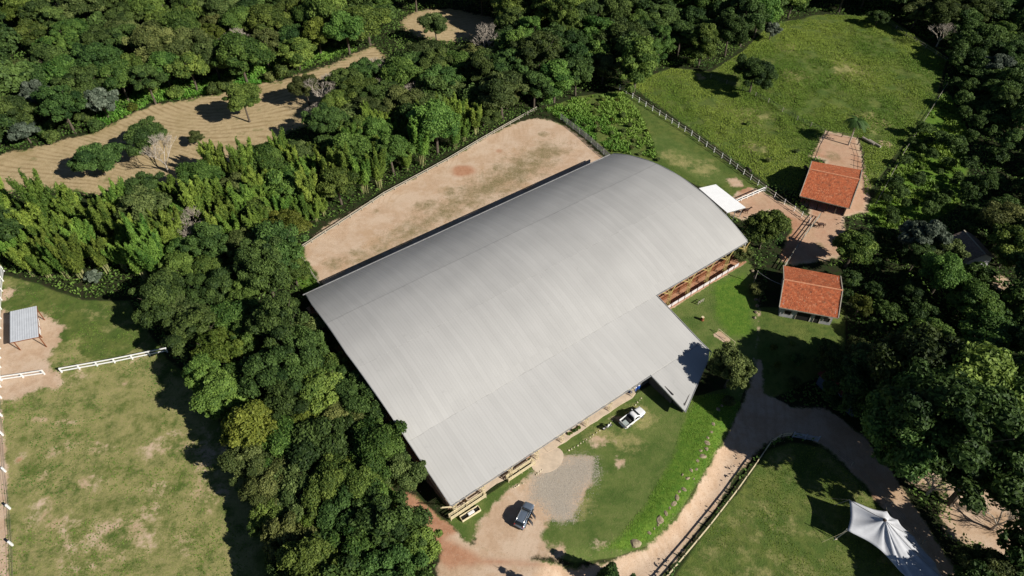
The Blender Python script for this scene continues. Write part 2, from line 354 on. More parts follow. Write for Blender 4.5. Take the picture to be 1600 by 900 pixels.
for q in [(1000, 195, 1.4), (992, 205, 1.2), (1385, 225, 2.0), (1095, 120, 2.0), (1150, 285, 2.4), (935, 198, 1.5)]: dirt = mx_(dirt, blob(*q))
dirt = mx_(dirt, soft([(1184, 430), (1190, 430), (1188, 520), (1181, 560), (1178, 560), (1183, 500)], .6) * .6)
dirt = mx_(dirt, soft([(1113, 523), (1124, 517), (1142, 531), (1135, 538)], .3))
dirt = mx_(dirt, soft(RIGHTCLEAR, 2.) * .9); dirt = mx_(dirt, blob(1545, 505, 4)); dirt = mx_(dirt, blob(1590, 205, 4)); dirt = mx_(dirt, blob(1565, 440, 3)); dirt = mx_(dirt, blob(1450, 730, 4))
# grassy patches that break the sand of the open arena
sandgrass = np.zeros_like(dirt)
for q in [(850, 210, 2.2, None, .8), (560, 395, 3.6, None, .6), (620, 362, 5.0, None, .5, .6), (665, 320, 5.5, None, .5, .6), (760, 300, 4.0, None, .7), (520, 412, 3.2), (700, 300, 3.), (780, 262, 3.4), (840, 240, 4, None, .5, .6), (585, 330, 1.5), (1270, 235, 3.0, None, 1.0), (1300, 245, 4.0, None, .7), (1283, 385, 1.4, None, 1.4)]:
    sandgrass = mx_(sandgrass, blob(*q) * .85)
sandgrass = mx_(sandgrass, soft([(520, 415), (640, 338), (760, 262), (850, 212), (905, 235), (840, 285), (760, 325), (560, 425)], 5.0) * .72)
orange = mx_(soft([(600, 770), (650, 770), (700, 835), (760, 866), (850, 875), (960, 882), (900, 892), (760, 888), (700, 900), (640, 850)], 1.4) * .72, soft(LEFTSOIL, 1.5) * .95)
orange = mx_(orange, blob(724, 267, 4.6, None, .75) * .95)
orange = mx_(orange, soft(BARNFLOOR, .5)); orange = mx_(orange, soft([(1200, 330), (1262, 340), (1240, 415), (1215, 408)], 1) * .7); orange = mx_(orange, soft(YARD, 1) * .55)
orange = mx_(orange, blob(1165, 298, 3.0) * .9)
for q in [(45, 657, 1.0, None, .5, .5), (30, 718, .9), (800, 330, 4, None, .3, .6), (690, 385, 6, None, .25, .6), (1370, 770, 2.6), (780, 236, 1.6)]: orange = mx_(orange, blob(*q) * .8)
gravel = soft([(832, 745), (870, 722), (905, 712), (932, 716), (930, 745), (905, 765), (893, 812), (868, 812), (850, 790), (828, 775)], 2.6)
field = mx_(soft(FIELD, 3.0), soft(FIELD2, 3.0))
lush = mx_(soft([(960, 850), (1010, 790), (1050, 720), (1070, 660), (1085, 622), (1130, 615), (1160, 625), (1140, 665), (1115, 710), (1085, 760), (1055, 805), (1020, 838), (985, 855), (930, 858)], 1.2), soft([(1110, 440), (1165, 425), (1180, 470), (1182, 530), (1140, 530), (1115, 500)], 2) * .75)
SLOPE = [(1480, 140), (1510, 190), (1515, 260), (1500, 320), (1450, 350), (1375, 360), (1352, 330), (1408, 240), (1462, 155)]
lush = mx_(lush, soft(SLOPE, 1.5) * .8)
lush = mx_(lush, soft([(430, 340), (480, 400), (500, 445), (480, 460), (430, 400)], 1.5))
lawn = mx_(mx_(soft(LAWN, .6), soft(EASTLAWN, .6)), soft([(985, 215), (1040, 200), (1120, 250), (1165, 290), (1100, 295), (1020, 250)], 3.0) * .6)
dry = mx_(soft(PADDOCK, 2.) * .66, soft(MEADOW, 1.) * .44)
for q in [(60, 470, 7), (130, 480, 8), (180, 520, 6), (100, 470, 6)]: dry = np.where(blob(*q) > .2, np.minimum(dry, .40), dry)
for q in [(940, 680, 5, None, .6), (980, 690, 4), (1180, 230, 5), (1060, 250, 7, None, .6, -.8), (1100, 262, 5), (1240, 120, 7), (1330, 110, 10), (1360, 190, 8), (1230, 75, 6), (1170, 180, 8), (900, 790, 4), (1000, 650, 4)]:
    dry = mx_(dry, blob(*q) * .9)
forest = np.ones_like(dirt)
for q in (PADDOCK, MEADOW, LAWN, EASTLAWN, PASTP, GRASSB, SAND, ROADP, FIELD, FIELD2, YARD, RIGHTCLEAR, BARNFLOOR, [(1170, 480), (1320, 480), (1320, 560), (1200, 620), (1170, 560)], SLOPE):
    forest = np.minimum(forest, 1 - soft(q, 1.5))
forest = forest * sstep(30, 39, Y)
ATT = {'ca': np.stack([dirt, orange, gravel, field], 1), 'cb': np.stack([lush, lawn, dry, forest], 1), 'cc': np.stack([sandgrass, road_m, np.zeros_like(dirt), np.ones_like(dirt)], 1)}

def groundmat():
    m = bpy.data.materials.new('earth_and_grass'); m.use_nodes = True; t = m.node_tree; n = t.nodes; l = t.links
    b = n['Principled BSDF']; b.inputs['Roughness'].default_value = .95; b.inputs['Specular IOR Level'].default_value = .1
    geo = n.new('ShaderNodeNewGeometry')
    def nz(scale, detail=6, rough=.65, dist=0, vec=None):
        q = n.new('ShaderNodeTexNoise'); q.inputs['Scale'].default_value = scale; q.inputs['Detail'].default_value = detail
        q.inputs['Roughness'].default_value = rough; q.inputs['Distortion'].default_value = dist
        l.new(vec or geo.outputs['Position'], q.inputs['Vector']); return q.outputs[0]
    def mr(x, a, c, d=0, e=1):
        q = n.new('ShaderNodeMapRange'); q.interpolation_type = 'SMOOTHSTEP'; l.new(x, q.inputs[0])
        for i, v in zip((1, 2, 3, 4), (a, c, d, e)): q.inputs[i].default_value = v
        return q.outputs[0]
    def mth(op, a, c):
        q = n.new('ShaderNodeMath'); q.operation = op
        for i, v in enumerate((a, c)):
            if isinstance(v, (int, float)): q.inputs[i].default_value = v
            else: l.new(v, q.inputs[i])
        return q.outputs[0]
    def mix(f, a, c):
        q = n.new('ShaderNodeMix'); q.data_type = 'RGBA'
        for i, v in ((0, f), (6, a), (7, c)):
            if isinstance(v, tuple): q.inputs[i].default_value = v + (1,)
            elif isinstance(v, (int, float)): q.inputs[i].default_value = v
            else: l.new(v, q.inputs[i])
        return q.outputs[2]
    ch = {}
    for nm, keys in (('ca', ('dirt', 'orange', 'gravel', 'field')), ('cb', ('lush', 'lawn', 'dry', 'forest')), ('cc', ('sg', 'road', 'x', None))):
        a = n.new('ShaderNodeAttribute'); a.attribute_name = nm; s = n.new('ShaderNodeSeparateColor'); l.new(a.outputs['Color'], s.inputs[0])
        for i in range(3): ch[keys[i]] = s.outputs[i]
        if keys[3]: ch[keys[3]] = a.outputs['Alpha']
    nA = nz(.18, 8, .7); nB = nz(.9, 6, .7); nC = nz(3.5, 5, .75); nD = nz(.055, 4); nE = nz(9, 3, .7)
    nM = mth('ADD', mth('MULTIPLY', nz(.33, 7, .75), .75), mth('MULTIPLY', nB, .25))
    def mask(k, noise, amt=.5, lo=.42, hi=.58): return mr(mth('ADD', ch[k], mth('MULTIPLY', mth('SUBTRACT', noise, .5), amt)), lo, hi)
    nM0 = nz(.25, 5, .7)
    # rough grass base
    g = mix(mr(nA, .38, .62), (.085, .135, .028), (.150, .180, .045))
    g = mix(mr(nB, .45, .70, 0, .8), g, (.050, .085, .018))
    g = mix(mr(nD, .45, .65), g, (.12, .135, .045)) if False else g
    fine = mr(nC, .35, .7)
    lawn = mix(mr(nB, .3, .7), (.115, .170, .038), (.165, .200, .058)); lawn = mix(mr(nA, .42, .62), lawn, (.080, .135, .028)); lawn = mix(mr(nC, .5, .75, 0, .6), lawn, (.21, .18, .085))
    lush = mix(mr(nB, .35, .65), (.080, .175, .020), (.145, .235, .032)); lush = mix(mr(nC, .45, .7, 0, .7), lush, (.05, .095, .014))
    dry = mix(mr(nB, .35, .65), (.38, .34, .14), (.26, .275, .085)); dry = mix(mr(nC, .42, .7, 0, .75), dry, (.40, .31, .17)); dry = mix(mr(nE, .5, .75, 0, .5), dry, (.14, .13, .05))
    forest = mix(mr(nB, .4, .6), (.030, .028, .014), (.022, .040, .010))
    # tracks and streaks in the bare soil
    wv = n.new('ShaderNodeTexWave'); wv.inputs['Scale'].default_value = .24; wv.inputs['Distortion'].default_value = 2; wv.inputs['Detail'].default_value = 3; wv.inputs['Detail Scale'].default_value = .35
    def warp(amt, scl):
        q = n.new('ShaderNodeTexNoise'); q.inputs['Scale'].default_value = scl; q.inputs['Detail'].default_value = 1.5; l.new(geo.outputs['Position'], q.inputs['Vector'])
        a = n.new('ShaderNodeVectorMath'); a.operation = 'SUBTRACT'; l.new(q.outputs['Color'], a.inputs[0]); a.inputs[1].default_value = (.5, .5, .5)
        k = n.new('ShaderNodeVectorMath'); k.operation = 'SCALE'; l.new(a.outputs[0], k.inputs[0]); k.inputs['Scale'].default_value = amt
        d = n.new('ShaderNodeVectorMath'); l.new(geo.outputs['Position'], d.inputs[0]); l.new(k.outputs[0], d.inputs[1]); return d.outputs[0]
    l.new(warp(60, .022), wv.inputs['Vector'])
    sand = mix(mr(nB, .35, .68), (.57, .405, .28), (.49, .335, .22)); sand = mix(mr(nA, .40, .60, 0, .8), sand, (.64, .49, .365)); sand = mix(mth('MULTIPLY', mr(wv.outputs[0], .6, .98, 0, .28), mr(nz(.07, 3), .45, .62)), sand, (.40, .27, .17)); sand = mix(mr(nz(.12, 6, .7), .52, .66, 0, .65), sand, (.50, .33, .20))
    sand = mix(mr(nC, .52, .72, 0, .6), sand, (.36, .25, .165)); sand = mix(mr(nE, .58, .75, 0, .5), sand, (.64, .52, .42))
    org = mix(mr(nB, .35, .65), (.50, .27, .165), (.41, .205, .12)); org = mix(mr(nC, .5, .75, 0, .5), org, (.50, .30, .19))
    grv = mix(mr(nE, .35, .65), (.30, .26, .215), (.55, .48, .39)); grv = mix(mr(nB, .5, .75, 0, .5), grv, (.42, .34, .25))
    # mown field: curved windrows
    mp = n.new('ShaderNodeMapping'); mp.inputs['Rotation'].default_value = (0, 0, R(-62)); l.new(warp(85, .013), mp.inputs[0])
    w2 = n.new('ShaderNodeTexWave'); w2.inputs['Scale'].default_value = .15; w2.inputs['Distortion'].default_value = 2.5; w2.inputs['Detail'].default_value = 3; w2.inputs['Detail Scale'].default_value = 1.6; l.new(mp.outputs[0], w2.inputs['Vector'])
    fld = mix(mr(nB, .35, .65), (.53, .41, .24), (.44, .33, .18)); fld = mix(mth('MULTIPLY', mr(w2.outputs[0], .5, .95, 0, .62), mr(nM0, .38, .62, .08, 1)), fld, (.27, .19, .095)); fld = mix(mr(w2.outputs[0], .0, .3, .3, 0), fld, (.54, .41, .25)); fld = mix(mr(nz(.1, 6, .75), .5, .66, 0, .6), fld, (.33, .25, .12))
    fld = mix(mr(nA, .56, .70, 0, .65), fld, (.13, .15, .04)); fld = mix(mr(nC, .55, .75, 0, .4), fld, (.22, .15, .07))
    c = g
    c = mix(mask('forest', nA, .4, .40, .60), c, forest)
    c = mix(mask('lawn', nM, .6), c, lawn)
    c = mix(mask('dry', nM, 2.2, .38, .80), c, dry)
    c = mix(mask('lush', nM, 1.2, .3, .7), c, lush)
    c = mix(mask('field', nM, 2.2, .36, .62), c, fld)
    sandm = mix(mask('orange', nA, .7, .35, .75), sand, org)
    sandm = mix(mask('sg', nM, 1.8, .30, .9), sandm, mix(mr(nC, .4, .6), (.16, .15, .060), (.33, .24, .14)))
    c = mix(mask('dirt', nM, 2.2, .32, .66), c, sandm)
    c = mix(mask('gravel', mth('ADD', mth('MULTIPLY', nM, .5), mth('MULTIPLY', nC, .5)), 2.6, .30, .75), c, grv)
    c = mix(mr(nE, .30, .72, 0, .22), c, (.02, .02, .01))
    l.new(c, b.inputs['Base Color'])
    hsum = mth('ADD', mth('MULTIPLY', nC, .6), mth('MULTIPLY', nE, .3))
    grassy = mth('SUBTRACT', 1.0, mask('dirt', nM, 2.2, .32, .66))
    bp = n.new('ShaderNodeBump'); bp.inputs['Distance'].default_value = .22; l.new(mth('ADD', mth('MULTIPLY', grassy, .65), .28), bp.inputs['Strength']); l.new(hsum, bp.inputs['Height'])
    l.new(bp.outputs[0], b.inputs['Normal'])
    return m
GM = groundmat()
ii, jj = np.meshgrid(np.arange(nx - 1), np.arange(ny - 1)); q0 = (jj * nx + ii).ravel()
FQ = np.stack([q0, q0 + 1, q0 + nx + 1, q0 + nx], 1)
fx = X[FQ].mean(1); fy = Y[FQ].mean(1)
region = np.zeros(len(FQ), int)
REG = [(1, PADDOCK, 'paddock'), (2, MEADOW, 'meadow'), (3, PASTP, 'pasture'), (4, FIELD, 'field'), (4, FIELD2, 'field'), (5, LAWN, 'lawn'), (5, EASTLAWN, 'lawn'), (6, YARD, 'yard'), (7, SAND, 'sand_arena'), (8, ROADP, 'road')]
for k, pl, nm in REG: region[sdist(fx, fy, Wp(pl)) > 0] = k
for k, nm in [(0, 'ground')] + [(k, nm) for k, nm in {k: nm for k, _, nm in REG}.items()]:
    sel = FQ[region == k]; u, inv = np.unique(sel, return_inverse=True)
    me = npmesh(nm, np.stack([X[u], Y[u], Zg[u]], 1), inv.reshape(sel.shape), GM, {a: v[u] for a, v in ATT.items()}, smooth=True)
    tag(link(nm, me), kind='structure')

# ------------------------------------------------------------------ riding hall
def zr(b):
    if b < -56.5:
        u = (b + 76.65) / 20.15; return 4.7 + .7 * u + 4.8 * (1 - u * u)
    if b < -44.5: return 5.4 + (b + 56.5) / 12.0 * (3.2 - 5.4)
    return 3.2 - .12 * (b + 44.5)
hall = thing('riding_hall', 'huge riding hall with a long arched grey metal roof and lean-to side', 'riding hall', E(21, -44.5, 0))
hallM = Matrix.Translation(-E(21, -44.5, 0))
def hobj(o): o.matrix_parent_inverse = Matrix.Translation(-Vector(hall.location)); return o
def roofsheet(name, bs, afun, th=.10):
    V = []; UV = []; L = 0; rows = []
    pb = None
    for b in bs:
        a0, a1 = afun(b); n_ = 26
        if pb is not None: L += math.hypot(b - pb, zr(b) - zr(pb))
        pb = b
        for i in range(n_ + 1):
            a = a0 + (a1 - a0) * i / n_
            z = zr(b) + .035 * math.sin(a * 1.7) * math.sin(b * .8)     # light buckling of the sheets
            V.append(E(a, b, z)); UV.append((a, L))
    n1 = 27; m_ = len(bs); N = len(V)
    dn = [v - Vector((0, 0, th)) for v in V]
    allV = list(V) + dn; allU = UV + UV
    Fq = []
    for r in range(m_ - 1):
        for i in range(n1 - 1):
            q = (r * n1 + i, r * n1 + i + 1, (r + 1) * n1 + i + 1, (r + 1) * n1 + i)
            Fq.append(q[::-1]); Fq.append(tuple(k + N for k in q))
    def rimq(i0, i1):
        o_ = len(allV); allV.extend([V[i0], V[i1], dn[i1], dn[i0]]); allU.extend([UV[i0], UV[i1], UV[i1], UV[i0]]); Fq.append((o_, o_ + 1, o_ + 2, o_ + 3))
    for i in range(n1 - 1):
        for r in (0, m_ - 1): rimq(r * n1 + i, r * n1 + i + 1)
    for r in range(m_ - 1):
        for i in (0, n1 - 1): rimq(r * n1 + i, (r + 1) * n1 + i)
    me = npmesh(name, np.array([tuple(v) for v in allV]), np.array(Fq), M['roof'] if name == 'roof' else M['roof_pale'], uv=np.array(allU), smooth=True)
    o = link(name, me, hall); hobj(o); return o
# three overlapping bands of roofing, each lap a few centimetres proud of the next
def band(bs, lift):
    global zr
    return bs
def aL(b): return float(np.interp(b, [-97, -90, -75, -67, -56.5, -44.5], [21.5, 20.7, 20.1, 20.35, 20.85, 21.0]))
_z0 = zr
def mk(name, bs, afun, lift, th=.10):
    global zr
    zr = lambda b: _z0(b) + lift
    o = roofsheet(name, bs, afun, th); zr = _z0; return o
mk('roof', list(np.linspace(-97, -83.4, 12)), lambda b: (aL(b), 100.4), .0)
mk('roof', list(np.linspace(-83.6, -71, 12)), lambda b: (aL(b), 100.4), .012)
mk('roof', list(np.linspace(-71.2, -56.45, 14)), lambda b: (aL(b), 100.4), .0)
mk('lean_to_roof', list(np.linspace(-56.6, -44.5, 8)), lambda b: (aL(b), 74.6), -.06)
mk('lean_to_roof', list(np.linspace(-44.52, -36, 9)), lambda b: (62.25, 74.75 - max(0, (b + 41.95)) * 2.1), -.15)
mb = MB()                                    # gutters and barge flashings
for (p, q) in [((21, -44.35, 3.03), (62.2, -44.35, 3.03)), ((74.6, -56.3, 5.25), (100.4, -56.3, 5.25)), ((21, -97.15, 3.9), (99.4, -97.15, 3.9))]:
    mb.bar(E(*p), E(*q), .14, .14)
hobj(mb.build('gutter', M['steel'], hall))
def flash(pts):
    for p, q in zip(pts[:-1], pts[1:]):
        if q is pts[-1] or True: FL.bar(p, q, .12, .24)
def bz(a, b, d=.12): return E(a, b, _z0(b) - d)
bl = list(np.linspace(-97, -56.5, 21))
for pts in ([bz(62.15, -44.5, .16), bz(62.15, -36, .16)], [bz(74.8, -56.5, .18), bz(74.8, -44.5, .18), bz(74.8, -42, .18)], [bz(74.8, -41.9, .2), bz(62.2, -35.9, .2)],
            [bz(100.45, b_, .06) for b_ in bl], [bz(aL(b_) - .03, b_, .14) for b_ in bl] + [bz(20.97, -44.5, .2)]):
    V_ = []; 
    for p in pts:
        for dx, dz in ((-.06, -.12), (.06, -.12), (.06, .12), (-.06, .12)): V_.append(p + E(dx, dx * .3, 0) * 1.0 + Vector((0, 0, dz)))
    n_ = len(pts); FL = MB(); FL.add(V_, [(4 * i + k, 4 * i + (k + 1) % 4, 4 * i + 4 + (k + 1) % 4, 4 * i + 4 + k) for i in range(n_ - 1) for k in range(4)] + [(3, 2, 1, 0), tuple(4 * (n_ - 1) + k for k in range(4))])
    hobj(FL.build('barge_flashing', M['steel'], hall))
# lattice posts with Y struts along both open sides
def lattice(a, b, top, m, inward):
    mb = MB(); h = .22
    for da, db in ((-h, -h), (h, -h), (h, h), (-h, h)): mb.bar(E(a + da, b + db, 0), E(a + da, b + db, top - .8), .055)
    k = 0; z = .1
    while z < top - 1.2:
        s = 1 if k % 2 else -1
        mb.bar(E(a - s * h, b - h, z), E(a + s * h, b - h, z + .55), .035); mb.bar(E(a - s * h, b + h, z), E(a + s * h, b + h, z + .55), .035)
        mb.bar(E(a - h, b - s * h, z), E(a - h, b + s * h, z + .55), .035); z += .55; k += 1
    for da, db in ((-2.0, inward * .4), (2.0, inward * .4), (0, inward * 2.6)):
        for e in (-.12, .12): mb.bar(E(a + e, b, top - 1.5), E(a + da + e, b + db, _z0(b + db) - .18), .06)
    return hobj(mb.build('post', m, hall))
for k in range(8): lattice(58.4 - 5.25 * k, -44.62 + 0 * k, 3.2, M['cream'], -1)
for a in (78.2, 83.6, 89.0, 94.4, 99.6): lattice(a, -55.95, 5.4, M['yellow'], -1)
for a in (22, 33, 44, 55, 66, 77, 88, 99):
    mb = MB(); mb.bar(E(a, -96.4, 0), E(a, -96.4, 4.0), .3, .25); hobj(mb.build('post', M['steel'], hall))
    mb = MB()                                            # arched lattice truss under the sheets
    pts = list(np.linspace(-96.4, -57, 19))
    for i in range(18):
        p, q = pts[i], pts[i + 1]
        mb.bar(E(a, p, _z0(p) - .25), E(a, q, _z0(q) - .25), .09); mb.bar(E(a, p, _z0(p) - .95), E(a, q, _z0(q) - .95), .09); mb.bar(E(a, p, _z0(p) - .25), E(a, q, _z0(q) - .95), .06)
    hobj(mb.build('truss', M['steel'], hall))
mb = MB(); mb.bar(E(100.3, -56.6, 0), E(100.3, -56.6, 5.3), .13); hobj(mb.build('post', M['white'], hall))
for b in (-88, -77, -66):
    for a in (21.4, 100): 
        mb = MB(); mb.bar(E(a, b, 0), E(a, b, _z0(b) - .3), .22); hobj(mb.build('post', M['steel'], hall))
# annexe rooms under the low roof
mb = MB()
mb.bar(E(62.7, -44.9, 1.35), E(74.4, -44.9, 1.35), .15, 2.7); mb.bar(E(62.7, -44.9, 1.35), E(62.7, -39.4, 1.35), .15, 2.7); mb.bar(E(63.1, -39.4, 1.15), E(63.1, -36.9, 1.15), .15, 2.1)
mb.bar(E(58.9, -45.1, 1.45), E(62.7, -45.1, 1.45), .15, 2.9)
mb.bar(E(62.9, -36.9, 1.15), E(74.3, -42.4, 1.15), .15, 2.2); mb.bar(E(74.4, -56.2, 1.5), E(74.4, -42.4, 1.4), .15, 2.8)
hobj(mb.build('wall', mat('shade_darkened_wall', (.10, .09, .085), .9, var=.25, scale=1.2), hall))  # wall base colour darkened to stand for the shade under the annexe roof
mb = MB(); mb.box(E(24, -46.6, .5), (.2, 4, 1.0), R(36)); mb.box(E(21.4, -50, .6), (.25, 9, 1.2), R(36) ); hobj(mb.build('low_wall', M['concrete'], hall))
# mounting floor: pale apron beside the lean-to
def slab(name, poly, z0, z1, m, label=None):
    mb = MB(); n_ = len(poly); mb.add([(p[0], p[1], z0) for p in poly] + [(p[0], p[1], z1) for p in poly], [tuple(range(n_, 2 * n_))] + [(i, (i + 1) % n_, n_ + (i + 1) % n_, n_ + i) for i in range(n_)])
    o = mb.build(name, m); tag(o, kind='structure'); return o
rim = [E(39.5, -48)] + [E(39.5, -44.4)] + [E(40.5 + i * 1.35, -44.2 + .12 * rnd.uniform(-1, 1)) for i in range(14)] + [E(59.2, -44.5), E(59.2, -48)]
slab('pavement', rim, -.2, .10, M['concrete'])
disc = [E(38.6 + 2.9 * math.cos(t) * (1 + .05 * math.sin(3 * t)), -43.6 + 2.35 * math.sin(t)) for t in np.linspace(0, 2 * math.pi, 30)[:-1]]
slab('pavement', disc, -.2, .065, M['concrete'])
slab('pavement', [E(22, -48), E(22, -44.8)] + [E(23 + i * 1.3, -44.7 + .18 * rnd.uniform(-1, 1)) for i in range(10)] + [E(36, -44.6), E(36, -48)], -.2, .08, M['concrete'])

# ------------------------------------------------------------------ generic fences
def fence(name, label, pts, step, heights, pm, rm, pw=.12, rw=.08, ph=None, group=None, kick=None, lift=0, rail_h=None, cat='fence'):
    pts = [Vector(p) for p in pts]
    f = thing(name, label, cat, tuple(pts[0]), group=group); inv = Matrix.Translation(-pts[0])
    ph = ph or max(heights) + .1; P_ = []
    for i in range(len(pts) - 1):
        a, b = pts[i], pts[i + 1]; L = (b - a).length; n_ = max(1, round(L / step))
        for k in range(n_ + (1 if i == len(pts) - 2 else 0)):
            q = a.lerp(b, k / n_); q.z = hz(q.x, q.y); P_.append((q, math.atan2(b.y - a.y, b.x - a.x)))
    for q, an in P_:
        mb = MB(); mb.box(q + Vector((0, 0, ph / 2 - .1)), (pw, pw, ph + .2), an + rnd.uniform(-.05, .05)); o = mb.build('post', pm, f); o.matrix_parent_inverse = inv
    for h in heights:
        mb = MB()
        for (q, an), (s, _) in zip(P_[:-1], P_[1:]):
            j = .012 * rnd.uniform(-1, 1); mb.bar(q + Vector((0, 0, h + j)), s + Vector((0, 0, h - j)), rw, rail_h or rw * 1.6)
        o = mb.build('rail', rm, f); o.matrix_parent_inverse = inv
    return f, P_
WH, ST = M['white'], M['steel']
fence('rail_fence', 'short white two-rail fence left of the gap, reaching the left edge of the photo', [W(-40, 600), W(3, 595), W(70, 585)], 3.1, [.45, 1.15], WH, WH, .2, .10, rail_h=.24)
fence('rail_fence', 'white two-rail fence right of the gap, ending under the dark trees', [W(97, 582), W(180, 567), W(262, 550)], 3.0, [.45, 1.15], WH, WH, .2, .10, rail_h=.24)
fence('rail_fence', 'tall white rail fence running up past the small open shed on the left', [W(2, 605), W(1, 545), W(2, 498), W(4, 455), W(7, 424)], 2.6, [.5, 1.0, 1.5], WH, WH, .16, .08, rail_h=.14)
fence('wire_fence', 'wire fence on leaning white posts beside the bare strip in the bottom-left corner', [W(2, 622), W(5, 680), W(9, 737), W(16, 795), W(20, 852), W(22, 915)], 5.2, [.3, .7, 1.1], WH, M['wire'], .26, .02, ph=1.3, rail_h=.03)
fence('rail_fence', 'long white two-rail fence between the green pasture and the grass strip behind the hall', [W(968, 140), W(1030, 180), W(1080, 212), W(1140, 256), W(1195, 298), W(1240, 330), W(1264, 348)], 2.6, [.55, 1.25], WH, M['oldwood'], .14, .07, ph=1.45)
fence('rail_fence', 'short white cross fence from the white canopy to the long pasture fence', [W(1149, 318), W(1193, 299)], 1.9, [.5, 1.15], WH, WH, .13, .08, rail_h=.2)
fence('rail_fence', 'rail fence with a pale top beam linking the two tiled stables', [W(1280, 340), W(1254, 374), W(1222, 424)], 2.7, [.45, .9, 1.4], M['darkwood'], M['oldwood'], .14, .09, rail_h=.12)
fence('rail_fence', 'grey metal five-rail fence along the top right side of the sand arena', [W(876, 187), W(915, 217), W(952, 250)], 2.4, [.3, .65, 1.0, 1.35, 1.7], ST, ST, .09, .06)
fence('rail_fence', 'low timber fence between the sand arena and the bamboo wood', [W(466, 393), W(530, 352), W(600, 306), W(700, 252), W(760, 216), W(797, 195), (W(838, 172))], 3.2, [.5, .95], M['oldwood'], M['oldwood'], .16, .10, rail_h=.16)
fence('panel_fence', 'weathered slatted fence closing the left end of the sand arena', [W(464, 394), W(478, 414), W(503, 452)], 1.0, [.25, .5, .75, 1.0, 1.25], M['oldwood'], M['oldwood'], .09, .05, rail_h=.09)
fence('rail_fence', 'brown timber rail fence following the outer edge of the curved dirt road', [W(1036, 910), W(1068, 872), W(1108, 824), W(1150, 770), W(1180, 728), W(1203, 694), W(1220, 684), W(1237, 682)], 3.0, [.55, 1.15], M['darkwood'], M['cream'], .14, .10)
fence('wire_fence', 'thin wire fence between the dark road and the lower meadow behind the tent', [W(1278, 688), W(1330, 728), W(1390, 790), W(1440, 850)], 6, [.4, .8, 1.2], M['oldwood'], M['wire'], .12, .025, rail_h=.03)
fence('wire_fence', 'post and wire fence crossing the pasture towards the palm', [W(1110, 122), W(1160, 142), W(1200, 160), W(1245, 188), W(1288, 208)], 5, [.4, .8, 1.2], M['oldwood'], M['wire'], .14, .03, rail_h=.04)
fence('post_fence', 'dark post fence on the left side of the stable yard below the palm', [W(1269, 258), W(1280, 230), W(1290, 212)], 2.2, [.6, 1.2], M['darkwood'], M['wire'], .15, .03, rail_h=.04)
fence('post_fence', 'dark post fence along the far side of the stable yard', [W(1292, 211), W(1315, 214), W(1338, 218)], 2.6, [.6, 1.2], M['darkwood'], M['wire'], .15, .03, rail_h=.04)
fence('post_fence', 'dark post fence on the right side of the stable yard', [W(1340, 226), W(1347, 246), W(1346, 270)], 2.4, [.6, 1.2], M['darkwood'], M['wire'], .18, .03, ph=1.7, rail_h=.04)
fence('wire_fence', 'old post and wire fence along the right edge of the big pasture', [W(1478, 135), W(1450, 180), W(1412, 240), W(1368, 320)], 4.5, [.5, 1.1], M['oldwood'], M['oldwood'], .16, .05, rail_h=.06)
fence('wire_fence', 'pale fence at the top right corner of the big pasture', [W(1385, 36), W(1430, 66), W(1478, 96)], 4.5, [.5, 1.1], M['oldwood'], M['oldwood'], .16, .05, rail_h=.06)
# the show ring under the hall: brown rails, pale kick boards
fence('ring_fence', 'rust brown ring fence inside the open right side of the hall', [E(75.2, -57.6), E(86, -57.6), E(98.5, -57.6)], 2.7, [.5, .95, 1.4], M['brown'], M['brown'], .12, .12, rail_h=.14)
def boards(lbl, a0, a1, b, h, m):
    f = thing('board_fence', lbl, 'fence', E(a0, b)); inv = Matrix.Translation(-E(a0, b)); a = a0
    while a < a1 - .1:
        mb = MB(); e = min(a + 1.8, a1); mb.bar(E(a + .05, b, h / 2 + .12), E(e - .05, b, h / 2 + .12), .05, h); o = mb.build('board', m, f); o.matrix_parent_inverse = inv
        mb = MB(); mb.bar(E(a, b + .06, 0), E(a, b + .06, h + .35), .07); o = mb.build('post', M['darkwood'], f); o.matrix_parent_inverse = inv
        a += 1.8
boards('pale boarded fence along the open right side of the hall', 77.2, 98.5, -55.6, .85, M['lilac'])
boards('long board fence along the far side of the hall facing the sand arena', 21.4, 100, -96.2, 1.3, M['brown'])
# corral of cream pipes at the near eave
def corral(lbl, a0, a1, b0, b1):
    f = thing('pipe_corral', lbl, 'corral', E(a0, b0)); inv = Matrix.Translation(-E(a0, b0))
    for b in (b0, b1):
        for h in (.45, .8, 1.15):
            mb = MB(); mb.bar(E(a0, b, h), E(a1, b, h), .09); mb.build('rail', M['cream'], f).matrix_parent_inverse = inv
        n_ = 3
        for k in range(n_): 
            a = a0 + (a1 - a0) * k / (n_ - 1); mb = MB(); mb.bar(E(a, b, 0), E(a, b, 1.25), .12); mb.build('post', M['cream'], f).matrix_parent_inverse = inv
    for a in (a0, a1):
        mb = MB(); mb.bar(E(a, b0, 1.15), E(a, b1, 1.15), .09); mb.bar(E(a, b0, .6), E(a, b1, .6), .09); mb.build('end_rail', M['cream'], f).matrix_parent_inverse = inv
corral('cream pipe corral at the bottom corner of the hall', 20.4, 26.8, -44.35, -43.75)
corral('cream pipe corral beside the round pale pad', 31.2, 36.4, -44.5, -43.8)

